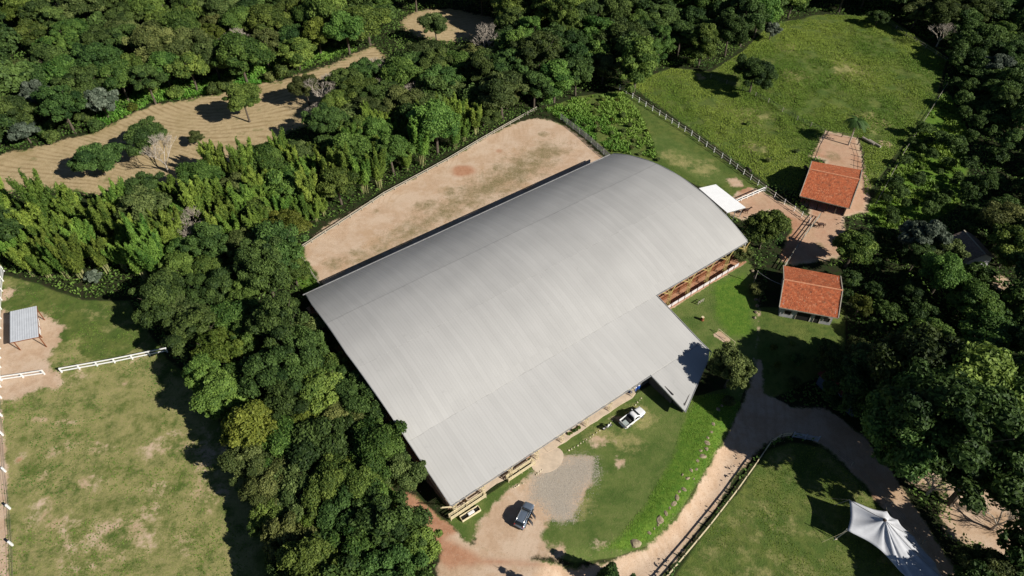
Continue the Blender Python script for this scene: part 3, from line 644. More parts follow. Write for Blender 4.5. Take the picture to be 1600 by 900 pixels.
# ------------------------------------------------------------------ stables and shelters
def lift(p, z): return Vector((p[0], p[1], z))
def tileslope(name, A, B, D, Cc, parent, inv, cols=44, rows=16):
    """A-B eave, D-C ridge: barrel tiles running from eave to ridge, courses stepped"""
    A, B, D, Cc = map(Vector, (A, B, D, Cc)); L = (B - A).length; S = (D - A).length; nrm = (B - A).cross(D - A).normalized()
    if nrm.z < 0: nrm = -nrm
    V = []; UV = []; nc = int(L / .20) * 4; nr = int(S / .34)
    for r in range(nr):
        for e in (0, 1):
            v = (r + e) / nr
            for i in range(nc + 1):
                u = i / nc; p = (A.lerp(B, u)).lerp(D.lerp(Cc, u), v)
                sag = -.05 * math.sin(math.pi * v) * (1 + .5 * math.sin(u * 9))
                V.append(p + nrm * (.032 * math.sin(i * math.pi / 2) + (.05 if e == 0 else 0.0) + sag)); UV.append((u * L, v * S * .999 + (.002 if e == 0 else 0)))
    V = np.array([tuple(v) for v in V]); Fq = []
    w_ = nc + 1
    for r in range(nr * 2 - 1):
        for i in range(nc): Fq.append((r * w_ + i, r * w_ + i + 1, (r + 1) * w_ + i + 1, (r + 1) * w_ + i))
    o = link(name, npmesh(name, V, np.array(Fq), M['tiles'], uv=np.array(UV)), parent); o.matrix_parent_inverse = inv; return o
def stable(label, c, eave, ridge, inset, openfront):
    TL, TR, BR, BL = [Vector((a, b, eave)) for a, b in c]
    RL = (TL + BL) / 2; RR = (TR + BR) / 2; RL.z = RR.z = ridge
    s = thing('tiled_stable', label, 'stable', (RL.x, RL.y, 0)); inv = Matrix.Translation(-Vector((RL.x, RL.y, 0)))
    tileslope('roof', BL, BR, RL, RR, s, inv); tileslope('roof', TL, TR, RL, RR, s, inv)
    def fin(mb, n, m): o = mb.build(n, m, s); o.matrix_parent_inverse = inv; return o
    mb = MB(); mb.tube([RL + Vector((0, 0, .06)), RR + Vector((0, 0, .06))], .16, 8); fin(mb, 'ridge_cap', M['tiles'] if False else M['ridge'])
    mb = MB()
    for a, b in ((BL, RL), (RL, TL), (BR, RR), (RR, TR)): mb.bar(a + Vector((0, 0, .02)), b + Vector((0, 0, .02)), .16, .20)
    mb.bar(BL - Vector((0, 0, .1)), BR - Vector((0, 0, .1)), .08, .16); fin(mb, 'barge_board', M['oldwood'])
    cen = (TL + TR + BR + BL) / 4
    def ins(p): d = (cen - p); d.z = 0; return p + d.normalized() * inset
    w4 = [ins(p) for p in (BL, BR, TR, TL)]
    for i in range(4):
        a, b = w4[i], w4[(i + 1) % 4]
        if i == 0 and openfront:
            for k in range(6):
                mb = MB(); p = a.lerp(b, k / 5); mb.bar(lift(p, 0), lift(p, eave), .22); fin(mb, 'post', M['darkwood'])
            p, q = a.lerp(lift(w4[3], 0), .25), b.lerp(lift(w4[2], 0), .25); mb = MB(); mb.bar(lift(p, eave / 2), lift(q, eave / 2), .15, eave); fin(mb, 'wall', M['wood']); continue
        mb = MB(); zt = eave if i in (0, 2) else eave + .2
        mb.bar(lift(a, zt / 2), lift(b, zt / 2), .18, zt)
        if i in (1, 3):
            r_ = RR if i == 1 else RL; mid = (a + b) / 2; d = (b - a).normalized().cross(Vector((0, 0, 1))) * .09
            mb.add([lift(a, zt) + d, lift(b, zt) + d, lift(mid, ridge - .25) + d, lift(a, zt) - d, lift(b, zt) - d, lift(mid, ridge - .25) - d], [(0, 1, 2), (5, 4, 3), (0, 2, 5, 3), (1, 4, 5, 2)])
        fin(mb, 'wall', M['wall'])
        if i == 0:
            d = (b - a).normalized(); nn = Vector((d.y, -d.x, 0)) * .10
            for t_, ww, h0, h1, nm in ((.14, 1.3, .9, 1.9, 'window'), (.45, 2.6, .05, 2.1, 'door'), (.72, 1.1, .05, 2.1, 'door'), (.9, 1.2, .9, 1.9, 'window')):
                p = a.lerp(b, t_) + nn; mb = MB(); mb.bar(lift(p - d * ww / 2, (h0 + h1) / 2), lift(p + d * ww / 2, (h0 + h1) / 2), .06, h1 - h0); o = fin(mb, nm, M['darkin'])
                mb = MB(); nn2 = nn * .5
                for e in (-1, 1): mb.bar(lift(p + nn2 + d * e * ww / 2, h0), lift(p + nn2 + d * e * ww / 2, h1 + .05), .09)
                mb.bar(lift(p + nn2 - d * ww / 2, h1 + .05), lift(p + nn2 + d * ww / 2, h1 + .05), .09)
                k = mb.build('frame', M['oldwood'], o)
    mb = MB(); b4 = [lift(p, 0) for p in w4]; mb.add([p - Vector((0, 0, .3)) for p in b4] + [p + Vector((0, 0, .08)) for p in b4], [(4, 5, 6, 7), (0, 1, 5, 4), (1, 2, 6, 5), (2, 3, 7, 6), (3, 0, 4, 7)]); fin(mb, 'floor', M['concrete'])
    return s
M['ridge'] = mat('ridge_tile', (.55, .24, .13), .85, var=.25, scale=3)
stable('clay-tiled open stable farther back, below the palm, with a speckled orange roof', [(71.24, 135.5), (81.9, 132.0), (74.3, 118.0), (64.55, 122.4)], 3.0, 5.5, 1.1, True)
stable('clay-tiled stable with pale doored front wall beside the dirt track', [(54.75, 99.95), (65.3, 96.9), (61.2, 85.8), (50.87, 88.6)], 3.0, 4.7, 1.0, False)

def shelter(name, label, cat, c, zs, m, legs, th=.08, legm=None, extra=None):
    P4 = [Vector((c[i][0], c[i][1], zs[i])) for i in range(4)]; o0 = Vector((P4[0].x, P4[0].y, 0))
    s = thing(name, label, cat, o0); inv = Matrix.Translation(-o0)
    mb = MB(); N_ = 24; V = []
    for k in range(N_ + 1):
        for q in (P4[0].lerp(P4[1], k / N_), P4[3].lerp(P4[2], k / N_)): V.append(q + Vector((0, 0, .03 * (k % 2))))
    n2 = len(V); V2 = [v - Vector((0, 0, th)) for v in V]; Fc = []
    for k in range(N_):
        a = 2 * k; Fc += [(a + 1, a + 3, a + 2, a), (n2 + a, n2 + a + 2, n2 + a + 3, n2 + a + 1), (a, a + 2, n2 + a + 2, n2 + a), (a + 3, a + 1, n2 + a + 1, n2 + a + 3)]
    Fc += [(0, 1, n2 + 1, n2), (n2 - 2, n2 - 1, 2 * n2 - 1, 2 * n2 - 2)]
    mb.add(V + V2, Fc); mb.build('roof', m, s).matrix_parent_inverse = inv
    mb = MB()
    for i in range(4): mb.bar(P4[i] - Vector((0, 0, th + .08)), P4[(i + 1) % 4] - Vector((0, 0, th + .08)), .10, .14)
    mb.build('roof_frame', legm or M['steel'], s).matrix_parent_inverse = inv
    for u, v in legs:
        t_ = P4[0].lerp(P4[1], u).lerp(P4[3].lerp(P4[2], u), v); b = Vector((t_.x, t_.y, hz(t_.x, t_.y) - .1)); mb = MB(); mb.bar(b, t_ - Vector((0, 0, th)), .13); mb.build('post', legm or M['steel'], s).matrix_parent_inverse = inv
    return s
shelter('sheet_canopy', 'bright white sheet canopy standing against the right end of the hall', 'canopy', [Gz(1092, 294, 3.1), Gz(1118.5, 288, 3.0), Gz(1165, 324, 3.0), Gz(1136, 332, 3.1)], [3.1, 3.0, 3.0, 3.1], M['tarp'], [(.08, .05), (.92, .05), (.08, .95), (.92, .95), (.5, .02), (.5, .98)])
shelter('lean_to_shed', 'small open shed with a tilted grey sheet roof inside the left paddock', 'shed', [Gz(15.5, 487, 3.0), Gz(57, 478, 3.6), Gz(60, 526, 3.6), Gz(15.5, 535, 3.0)], [3.0, 3.6, 3.6, 3.0], M['greyroof'], [(.08, .06), (.97, .06), (.08, .94), (.97, .94)], legm=M['brown'])
# feed rail beside the small shed
f = thing('feed_rack', 'white feed rack on the right side of the small grey shed', 'feed rack', W(64, 520)); inv = Matrix.Translation(-f.location)
for h in (.5, 1.0): mb = MB(); mb.bar(W(62, 500, h), W(66, 528, h), .10); mb.build('rail', WH, f).matrix_parent_inverse = inv
for q in ((62, 500), (64, 514), (66, 528)): mb = MB(); mb.bar(W(*q), W(q[0], q[1], 1.2), .12); mb.build('post', M['brown'], f).matrix_parent_inverse = inv

# half hidden buildings among the right-hand trees
def smallhouse(name, label, px, py, L_, D_, rz, eave, ridge, roofm, wallm=None):
    x, y = Gz(px, py, eave); s = thing(name, label, 'house', (x, y, hz(x, y)), rz)
    for sg in (-1, 1):
        mb = MB(); n_ = int(L_ / .25); 
        V = []
        for k in range(n_ + 1):
            u = -L_ / 2 + L_ * k / n_; dz = .04 * (k % 2); V += [(u, sg * D_ / 2, eave + dz), (u, 0, ridge + dz)]
        mb.add(V, [(2 * k, 2 * k + 2, 2 * k + 3, 2 * k + 1) for k in range(n_)]); mb.build('roof', roofm, s)
    mb = MB(); a, b = L_ / 2 - .4, D_ / 2 - .4; mb.box((0, 0, eave / 2), (2 * a, 2 * b, eave))
    for e in (-a, a): mb.add([(e, -b, eave), (e, b, eave), (e, 0, ridge - .12)], [(0, 1, 2)])
    mb.build('wall', wallm or M['wall'], s)
    mb = MB(); mb.bar((-L_ / 2, 0, ridge + .05), (L_ / 2, 0, ridge + .05), .25, .12); mb.build('ridge_cap', M['oldwood'], s)
    mb = MB(); mb.box((0, -b - .02, 1.0), (1.0, .08, 2.0)); mb.build('door', M['darkwood'], s)
    return s
smallhouse('small_house', 'little brown-roofed house almost hidden in the dark trees at right', 1518, 386, 7.5, 6, R(-82), 2.8, 4.3, mat('old_brown_roof', (.20, .15, .12), .9, var=.3))
smallhouse('small_house', 'shaded house with a dull red roof beside the dark road', 1332, 592, 9, 6, R(-60), 2.8, 4.2, mat('dull_red_roof', (.12, .03, .03), .8, var=.3), mat('dull_blue_wall', (.07, .09, .13), .9, var=.2))

# ------------------------------------------------------------------ vehicles
def loft(mb, secs, ycs):
    """secs: list of (x, [(y,z)...]) cross sections along x"""
    n_ = len(secs[0][1]); V = [(x, y, z) for x, s in secs for y, z in s]; Fc = []
    for i in range(len(secs) - 1):
        for k in range(n_): Fc.append((i * n_ + k, (i + 1) * n_ + k, (i + 1) * n_ + (k + 1) % n_, i * n_ + (k + 1) % n_))
    Fc.append(tuple(range(n_))[::-1][::-1]); Fc.append(tuple((len(secs) - 1) * n_ + k for k in range(n_))[::-1]); mb.add(V, Fc)
def sec(w_, z0, z1, sh=.86):
    return [(-w_ * .92, z0), (-w_, z0 + (z1 - z0) * .35), (-w_ * .985, z0 + (z1 - z0) * .75), (-w_ * sh, z1 - .02), (-w_ * sh * .6, z1 + .01), (0, z1 + .02), (w_ * sh * .6, z1 + .01), (w_ * sh, z1 - .02), (w_ * .985, z0 + (z1 - z0) * .75), (w_, z0 + (z1 - z0) * .35), (w_ * .92, z0)]
def wheel(parent, x, y, r=.34):
    wv = thing('wheel', None, None, (x, y, r)); wv.parent = parent
    mb = MB(); s = 1 if y > 0 else -1; mb.tube([(0, -.11, 0), (0, -.09, 0), (0, .09, 0), (0, .11, 0)], [r * .92, r, r, r * .92], 20); mb.build('tyre', M['rubber'], wv, True)
    mb = MB(); mb.tube([(0, .115 * s, 0), (0, .13 * s, 0)], [r * .62, r * .5], 12); mb.build('rim', M['rim'], wv)
    return wv
def pickup():
    p0 = W(988, 655); d = (W(1004, 640) - W(972, 664)); an = math.atan2(d.y, d.x)
    t = thing('pickup_truck', 'white single-cab pickup truck parked on the grass by the annexe shadow', 'pickup', p0, an)
    mb = MB()   # front body and cab sides; x forward; length 4.9
    loft(mb, [(2.44, sec(.45, .42, .74)), (2.36, sec(.64, .36, .84)), (2.15, sec(.77, .32, .92)), (1.8, sec(.85, .30, .98)), (1.3, sec(.88, .28, 1.04)), (.95, sec(.89, .28, 1.08)), (-.25, sec(.89, .28, 1.02)), (-.42, sec(.89, .28, 1.0))], 0)
    mb.build('body', M['carwhite'], t, True)
    mb = MB()
    loft(mb, [(1.0, sec(.80, .95, 1.03, .8)), (.42, sec(.76, .95, 1.50, .84)), (.0, sec(.76, .95, 1.56, .86)), (-.28, sec(.75, .95, 1.54, .86)), (-.42, sec(.76, .95, 1.40, .86))], 0)
    mb.build('cab_roof', M['carwhite'], t, True)
    mb = MB(); mb.add([(1.02, -.70, 1.07), (1.02, .70, 1.07), (.44, .62, 1.50), (.44, -.62, 1.50)], [(0, 1, 2, 3)]); mb.add([(1.05, -.68, 1.05), (1.05, .68, 1.05), (.46, .60, 1.47), (.46, -.60, 1.47)], [(3, 2, 1, 0)]); o = mb.build('windscreen', M['glass'], t); o.location = (.035, 0, .035)
    for s in (-1, 1):
        mb = MB(); v = [(.85, s * .835, 1.06), (.35, s * .775, 1.42), (-.20, s * .765, 1.45), (-.28, s * .83, 1.05)]; mb.add(v + [(a, b + s * .03, c) for a, b, c in v], [(0, 1, 2, 3), (4, 5, 6, 7), (0, 4, 5, 1), (1, 5, 6, 2), (2, 6, 7, 3), (3, 7, 4, 0)]); mb.build('side_window', M['glass'], t)
        mb = MB(); mb.box((.72, s * 1.0, 1.08), (.14, .18, .16)); mb.build('mirror', M['carwhite'], t, bevel=.03)
        mb = MB(); mb.box((2.27, s * .62, .74), (.18, .34, .18)); mb.build('headlight', M['lamp'], t, bevel=.04)
        mb = MB(); mb.box((-2.38, s * .80, .80), (.10, .12, .34)); mb.build('tail_light', M['red'], t, bevel=.02)
        mb = MB(); mb.box((-1.38, s * .85, .72), (2.0, .10, .66)); mb.build('bed_side', M['carwhite'], t, bevel=.03)
    mb = MB(); mb.add([(-.46, -.66, 1.08), (-.46, .66, 1.08), (-.44, .60, 1.42), (-.44, -.60, 1.42)], [(0, 1, 2, 3)]); mb.build('rear_window', M['glass'], t)
    mb = MB(); mb.box((-1.4, 0, .52), (1.9, 1.62, .08)); mb.box((-.50, 0, .78), (.06, 1.6, .5)); mb.build('bed', M['bed'], t)
    mb = MB(); mb.box((-2.38, 0, .74), (.08, 1.6, .58)); mb.build('tailgate', M['carwhite'], t, bevel=.02)
    mb = MB(); mb.box((-2.46, 0, .42), (.16, 1.6, .16)); mb.build('bumper', M['carwhite'], t, bevel=.04)
    mb = MB(); mb.box((2.38, 0, .46), (.14, 1.05, .20)); mb.build('bumper', M['black'], t, bevel=.04)
    mb = MB(); mb.tube([(-.55, -.7, 1.05), (-.55, -.66, 1.45), (-.55, .66, 1.45), (-.55, .7, 1.05)], .035, 6); mb.build('roll_bar', M['black'], t)
    for x in (1.55, -1.45):
        for y in (-.82, .82): wheel(t, x, y)
    b = W(975, 659); q = thing('cargo_box', 'pale green box lying in the bed of the white pickup', 'box', (t.matrix_basis @ Vector((-1.85, -.15, .56))), an)
    mb = MB(); mb.box((0, 0, .16), (.7, .9, .32)); mb.build('box', mat('pale_green_plastic', (.30, .42, .36), .5), q, bevel=.03); mb = MB(); mb.box((0, 0, .335), (.74, .94, .05)); mb.build('lid', mat('grey_lid', (.35, .40, .38), .5), q, bevel=.01)
    q = thing('cargo_bundle', 'dark bundle lying behind the cab in the pickup bed', 'bundle', (t.matrix_basis @ Vector((-.95, .1, .56))), an)
    mb = MB(); loft(mb, [(-.4, sec(.3, 0, .2)), (-.2, sec(.55, 0, .38)), (.2, sec(.6, 0, .34)), (.36, sec(.35, 0, .2))], 0); mb.build('cloth', M['black'], q, True)
pickup()
def suv():
    p0 = W(819, 808); d = (W(828, 793) - W(812, 826)); an = math.atan2(d.y, d.x)
    t = thing('parked_suv', 'silver blue estate car with two doors open on the pale dirt', 'car', p0, an)
    mb = MB(); loft(mb, [(2.15, sec(.60, .40, .74)), (2.05, sec(.76, .32, .86)), (1.6, sec(.86, .28, .98)), (.95, sec(.88, .26, 1.04)), (-1.6, sec(.88, .26, 1.04)), (-2.0, sec(.84, .3, 1.0)), (-2.12, sec(.78, .36, .9))], 0); mb.build('body', M['carsilver'], t, True)
    mb = MB(); loft(mb, [(1.0, sec(.78, .95, 1.03, .8)), (.40, sec(.74, .95, 1.48, .84)), (-.3, sec(.74, .95, 1.56, .86)), (-1.5, sec(.73, .95, 1.53, .86)), (-1.85, sec(.73, .95, 1.30, .86)), (-2.0, sec(.75, .95, 1.03, .86))], 0); mb.build('cabin', M['glass'], t, True)
    mb = MB(); loft(mb, [(.30, sec(.64, 1.49, 1.54, .95)), (-.3, sec(.67, 1.54, 1.60, .95)), (-1.45, sec(.66, 1.52, 1.58, .95)), (-1.62, sec(.62, 1.48, 1.52, .95))], 0); mb.build('roof', M['carsilver'], t, True)
    for s in (-1, 1):
        mb = MB(); mb.tube([(.3, s * .60, 1.58), (.1, s * .60, 1.64), (-1.3, s * .60, 1.64), (-1.5, s * .60, 1.58)], .025, 5); mb.build('roof_rail', M['rim'], t)
        for x0, x1 in ((.95, .38), (-.42, -.48), (-1.75, -1.68)):
            mb = MB(); mb.bar((x0, s * .80, 1.04), (x1, s * .69, 1.50), .07); mb.build('pillar', M['carsilver'], t)
        mb = MB(); mb.box((2.0, s * .62, .74), (.2, .32, .16)); mb.build('headlight', M['lamp'], t, bevel=.04)
        mb = MB(); mb.box((-2.02, s * .70, .90), (.14, .16, .36)); mb.build('tail_light', M['red'], t, bevel=.03)
        mb = MB(); mb.box((.72, s * .98, 1.04), (.13, .17, .15)); mb.build('mirror', M['carsilver'], t, bevel=.03)
    for x, a in ((.78, -58), (-.38, -62)):      # two right-hand doors open
        dr = thing('door', 'open door', None, (x, -.90, 0), R(180 - a) * 0 + R(-180 - a)); dr.parent = t; del dr['label']
        mb = MB(); mb.box((.52, 0, .68), (1.0, .07, .72)); mb.build('door_panel', M['carsilver'], dr, bevel=.02)
        mb = MB(); mb.bar((.1, 0, 1.04), (.3, 0, 1.42), .05); mb.bar((.3, 0, 1.42), (.98, 0, 1.42), .05); mb.bar((.98, 0, 1.42), (.98, 0, 1.04), .05); mb.build('window_frame', M['black'], dr)
        mb = MB(); mb.box((.52, .05, .66), (.92, .06, .66)); mb.build('door_lining', M['black'], dr)
    mb = MB(); mb.box((.2, -.86, .66), (2.2, .06, .66)); mb.build('door_opening', M['darkin'], t)
    mb = MB(); mb.box((2.13, 0, .44), (.14, 1.3, .2)); mb.build('bumper', M['black'], t, bevel=.04); mb = MB(); mb.box((-2.14, 0, .44), (.14, 1.5, .24)); mb.build('bumper', M['black'], t, bevel=.04)
    for x in (1.35, -1.35):
        for y in (-.80, .80): wheel(t, x, y, .33)
suv()
def bike():
    p0 = W(949, 669); d = W(956, 664) - W(942, 671.5); an = math.atan2(d.y, d.x)
    t = thing('motorcycle', 'white and black motorcycle leaning on its stand behind the white pickup', 'motorcycle', p0, an)
    for x in (-.62, .68):
        wv = thing('wheel', None, None, (x, 0, .3)); wv.parent = t; V = []
        mb = MB(); pts = [(math.cos(a) * .27, 0, math.sin(a) * .27) for a in np.linspace(0, 2 * math.pi, 17)]; mb.tube(pts, .055, 6, False); mb.build('tyre', M['rubber'], wv, True)
        mb = MB(); mb.tube([(0, -.05, 0), (0, .05, 0)], .21, 14); mb.build('rim', M['rim'], wv)
    mb = MB(); mb.tube([(-.35, 0, .62), (-.05, 0, .70), (.22, 0, .86), (.40, 0, .80)], [.10, .15, .19, .08], 8); mb.build('fuel_tank', M['carwhite'], t, True)
    mb = MB(); mb.tube([(-.85, 0, .82), (-.55, 0, .80), (-.15, 0, .78), (.06, 0, .82)], [.07, .13, .13, .08], 8); mb.build('seat', M['black'], t, True)
    mb = MB(); mb.box((.02, 0, .42), (.42, .30, .36)); mb.build('engine', M['rim'], t, bevel=.04)
    mb = MB(); mb.bar((.68, .08, .3), (.42, .08, .95), .05); mb.bar((.68, -.08, .3), (.42, -.08, .95), .05); mb.build('fork', M['steel'], t)
    mb = MB(); mb.tube([(.30, -.38, 1.02), (.40, -.15, .98), (.40, .15, .98), (.30, .38, 1.02)], .025, 6); mb.build('handlebar', M['black'], t)
    mb = MB(); mb.tube([(.42, 0, .92), (.54, 0, .90)], [.07, .10], 10); mb.build('headlight', M['lamp'], t)
    mb = MB(); mb.box((-.8, 0, .64), (.34, .16, .10)); mb.build('mudguard', M['carwhite'], t, bevel=.02)
bike()

# ------------------------------------------------------------------ tent
def tent():
    per = [((1327, 781), 3.2), ((1386, 799), 2.6), ((1403, 812), 2.5), ((1428, 838), 2.5), ((1462, 880), 2.4), ((1482, 912), 2.4), ((1440, 925), 2.4), ((1405, 892), 2.5), ((1376, 860), 2.5), ((1324, 829), 2.6)]
    crn = {0, 1, 5, 6, 9}
    Pp = [Vector((*Gz(q[0], q[1], z - 1.4), z - 1.4)) for q, z in per]
    pk = Vector((*Gz(1383, 812, 2.9), 2.9)); t = thing('tensile_tent', 'white peaked fabric tent half in tree shade at the bottom right corner', 'tent', (pk.x, pk.y, -1.7)); inv = Matrix.Translation(-Vector((pk.x, pk.y, -1.7)))
    ring = []
    for i in range(len(Pp)):
        a, b = Pp[i], Pp[(i + 1) % len(Pp)]
        for k in range(8):
            u = k / 8; p = a.lerp(b, u); mid = math.sin(math.pi * u); c_ = (pk - p); c_.z = 0; ring.append(p + c_.normalized() * .35 * mid - Vector((0, 0, .12 * mid)))
    N_ = len(ring); rings = 12; V = []
    for r in range(rings + 1):
        v = r / rings
        for k, p in enumerate(ring):
            q = p.lerp(pk, v ** .9); z = p.z + (pk.z - p.z) * (v ** 1.8) * 1.0 + .05 * math.sin(k * 1.3) * math.sin(math.pi * v) + .05 * math.sin(k * 0.7 + 3 * v)
            V.append((q.x, q.y, z))
    Fc = [(r * N_ + k, r * N_ + (k + 1) % N_, (r + 1) * N_ + (k + 1) % N_, (r + 1) * N_ + k) for r in range(rings) for k in range(N_)]
    mb = MB(); mb.add(V, Fc); o = mb.build('canopy', M['fabric'], t, True); o.matrix_parent_inverse = inv; o.modifiers.new('thick', 'SOLIDIFY').thickness = .03
    def fin(mb, n, m): mb.build(n, m, t).matrix_parent_inverse = inv
    mb = MB(); mb.tube([(pk.x, pk.y, -1.7), pk + Vector((0, 0, .25))], .08, 8); fin(mb, 'mast', M['steel'])
    mb = MB(); mb.tube([pk + Vector((0, 0, -.12)), pk + Vector((0, 0, .12))], [.3, .16], 12); fin(mb, 'mast_cap', M['darkwood'])
    for i in crn:
        p = Pp[i]; d = p - pk; d.z = 0; g = p + d.normalized() * 1.2; mb = MB(); mb.tube([(g.x, g.y, hz(g.x, g.y)), p], .05, 6); fin(mb, 'pole', M['steel'])
        g2 = p + d.normalized() * 3.0; mb = MB(); mb.tube([(g2.x, g2.y, hz(g2.x, g2.y)), p], .02, 4); fin(mb, 'guy_rope', M['cream'])
    for i, j in ((0, 9), (1, 8)): pass
    for i in (0, 3, 5):
        mb = MB(); a = Pp[i]; pts = [a.lerp(pk, v) for v in np.linspace(0, .96, 10)]
        for k, v in enumerate(np.linspace(0, .96, 10)): pts[k] = Vector((pts[k].x, pts[k].y, a.z + (pk.z - a.z) * (v ** 1.8) + .05))
        mb.tube(pts, .03, 4); fin(mb, 'seam', M['wire'])
tent()
g = thing('field_gate', 'pale blue-grey metal gate standing in shade where the two meadow fences meet', 'gate', W(1237, 684)); inv = Matrix.Translation(-g.location)
gm = mat('blue_grey_gate', (.42, .47, .55), .5, .3)
a0, a1 = W(1238, 683), W(1277, 690)
for h in (.25, .6, .95, 1.3): mb = MB(); mb.bar(a0 + Vector((0, 0, h)), a1 + Vector((0, 0, h)), .09, .13); mb.build('rail', gm, g).matrix_parent_inverse = inv
for u in (0, .5, 1): mb = MB(); p = a0.lerp(a1, u); mb.bar(p, p + Vector((0, 0, 1.65)), .16); mb.build('post', gm, g).matrix_parent_inverse = inv
mb = MB(); mb.bar(a0 + Vector((0, 0, .25)), a0.lerp(a1, .5) + Vector((0, 0, 1.3)), .06); mb.bar(a0.lerp(a1, .5) + Vector((0, 0, 1.3)), a1 + Vector((0, 0, .25)), .06); mb.build('brace', gm, g).matrix_parent_inverse = inv

# ------------------------------------------------------------------ small things
def ground_at(o, z=0): pass
# flower trough at the bottom corner
t = thing('planter_trough', 'long white framed planter trough on the grass at the hall corner', 'planter', W(735, 804), math.atan2(*(lambda d: (d.y, d.x))(W(750, 794) - W(721, 812))))
for s in (-1, 1): mb = MB(); mb.box((0, s * .42, .32), (3.3, .08, .5)); mb.build('side_board', M['cream'], t)
for s in (-1, 1): mb = MB(); mb.box((s * 1.62, 0, .32), (.08, .78, .5)); mb.build('end_board', M['cream'], t)
mb = MB(); mb.box((0, 0, .2), (3.2, .76, .2)); mb.build('soil', M['darkin'], t)
mb = MB(); mb.box((.15, 0, .42), (1.1, .5, .3)); mb.build('white_sack', M['white'], t, bevel=.08)
# edging stones: small pale blocks in rows
st_px = [(889, 704), (893, 702), (897, 699), (903, 696.5), (907, 693), (911, 690.5), (916, 687), (922, 683.2), (927, 679.7), (932, 676.2), (937, 673.2), (954, 661), (956.5, 657), (993, 633), (996, 629), (999.5, 625.5), (1002, 622.5)]
mats_ = mat('whitewashed_stone', (.62, .55, .38), .9, var=.3, scale=3)
def stone(p, r, m, name='edging_stone', sq=.7, seed=0):
    rr = random.Random(seed); bm = bmesh.new(); bmesh.ops.create_icosphere(bm, subdivisions=2 if r > .4 else 1, radius=1)
    k = [Vector((rr.uniform(-1, 1), rr.uniform(-1, 1), rr.uniform(-1, 1))).normalized() for _ in range(7)]; c_ = [rr.uniform(.55, .85) for _ in range(7)]
    sx, sy = rr.uniform(.8, 1.3), rr.uniform(.7, 1.0)
    for v in bm.verts:
        for n_, d in zip(k, c_):
            e = v.co.dot(n_) - d
            if e > 0: v.co -= n_ * e
        v.co = Vector((v.co.x * r * sx, v.co.y * r * sy, v.co.z * r * sq))
    me = bpy.data.meshes.new(name); bm.to_mesh(me); bm.free(); me.materials.append(m); o = bpy.data.objects.new(name, me); C.objects.link(o); o.location = p; o.rotation_euler = (0, 0, rr.uniform(0, 6)); return o
OR2 = ['first', 'second', 'third', 'fourth', 'fifth', 'sixth', 'seventh', 'eighth', 'ninth', 'tenth', 'eleventh']
def row(lst, text, grp, sd):
    for i, q in enumerate(lst): tag(stone(W(*q, .06), .17, mats_, seed=sd + i), OR2[i] + ' pale edging stone from the left ' + text, 'stone', grp)
row(st_px[:11], 'in the long row along the hall front', 'edging stones along the grass strip', 0)
row(st_px[11:13], 'by the motorcycle', 'edging stones by the motorcycle', 20)
row(st_px[13:], 'between the white pickup and the annexe', 'edging stones by the annexe', 30)
row([(804, 762), (807, 760.5), (810, 758.5), (817, 755.5)], 'in the short row above the silver car', 'edging stones near the silver car', 50)
row([(838, 742), (840.5, 740), (844, 737), (847, 734.5)], 'at the edge of the grey gravel patch', 'edging stones beside the gravel patch', 60)
rocks = [(992, 849, 1.15), (1014, 832, .7), (1022, 826, .5), (1031, 811, 1.25), (1028, 820, .6), (1040, 802, .8), (1046, 794, .6), (1053, 787, .9), (1058, 777, .95), (1061, 768, .6), (1068, 764, .8), (1066, 742, .55), (1074, 747, .7), (1080, 735, .6), (1088, 733, .6), (1090, 720, .7), (1098, 713, 1.0), (1095, 704, .6), (1103, 701, .8), (1105, 692, .9), (1106, 684, .7), (1111, 675, .6), (1115, 663, .7), (1122, 640, .8), (1128, 634, .7), (1084, 748, .45)]
ORD = ['first', 'second', 'third', 'fourth', 'fifth', 'sixth', 'seventh', 'eighth', 'ninth', 'tenth', 'eleventh', 'twelfth', 'thirteenth', 'fourteenth', 'fifteenth', 'sixteenth', 'seventeenth', 'eighteenth', 'nineteenth', 'twentieth', 'twenty-first', 'twenty-second', 'twenty-third', 'twenty-fourth', 'twenty-fifth', 'twenty-sixth', 'twenty-seventh', 'twenty-eighth', 'twenty-ninth', 'thirtieth']
rocks.sort(key=lambda q: -q[1])
for i, (a, b, r_) in enumerate(rocks):
    o = stone(W(a, b, r_ * .02), r_ * (.85 if i == 0 else .56), M['rock'], 'rock', .45, 100 + i)
    if i == 0: tag(o, 'large grey boulder with a dark shadow at the lower end of the bank', 'rock')
    else: tag(o, ORD[i] + ' tan rock up the grass bank, counting from the lowest boulder', 'rock', 'rocks along the grass bank')
# stump, hitching posts and other yard things east of the hall
t = thing('tree_stump', 'short cut stump with a pale top on the east lawn', 'stump', W(1097, 500)); mb = MB(); mb.tube([(0, 0, -.1), (0, 0, .3), (0, 0, .85)], [.42, .32, .30], 12); mb.build('bark', M['brown'], t); mb = MB(); mb.tube([(0, 0, .85), (0, 0, .88)], [.29, .28], 12); mb.build('cut_top', M['cream'], t)
t = thing('jump_rail', 'low dark wooden frame standing on the east lawn near the hall', 'frame', W(1094, 474), R(35))
for x in (-.7, 0, .7): mb = MB(); mb.bar((x, 0, 0), (x + .15, 0, .9), .1); mb.build('post', M['oldwood'], t)
mb = MB(); mb.bar((-.8, 0, .8), (.9, 0, .8), .09); mb.bar((-.8, 0, .4), (.9, 0, .4), .07); mb.build('rail', M['oldwood'], t)
t = thing('handrail', 'thin pale handrail beside the steps on the east lawn', 'handrail', W(1121, 517)); inv = Matrix.Translation(-t.location)
mb = MB(); mb.bar(W(1121, 519, 1), W(1147, 540, 1), .07); mb.build('rail', M['cream'], t).matrix_parent_inverse = inv
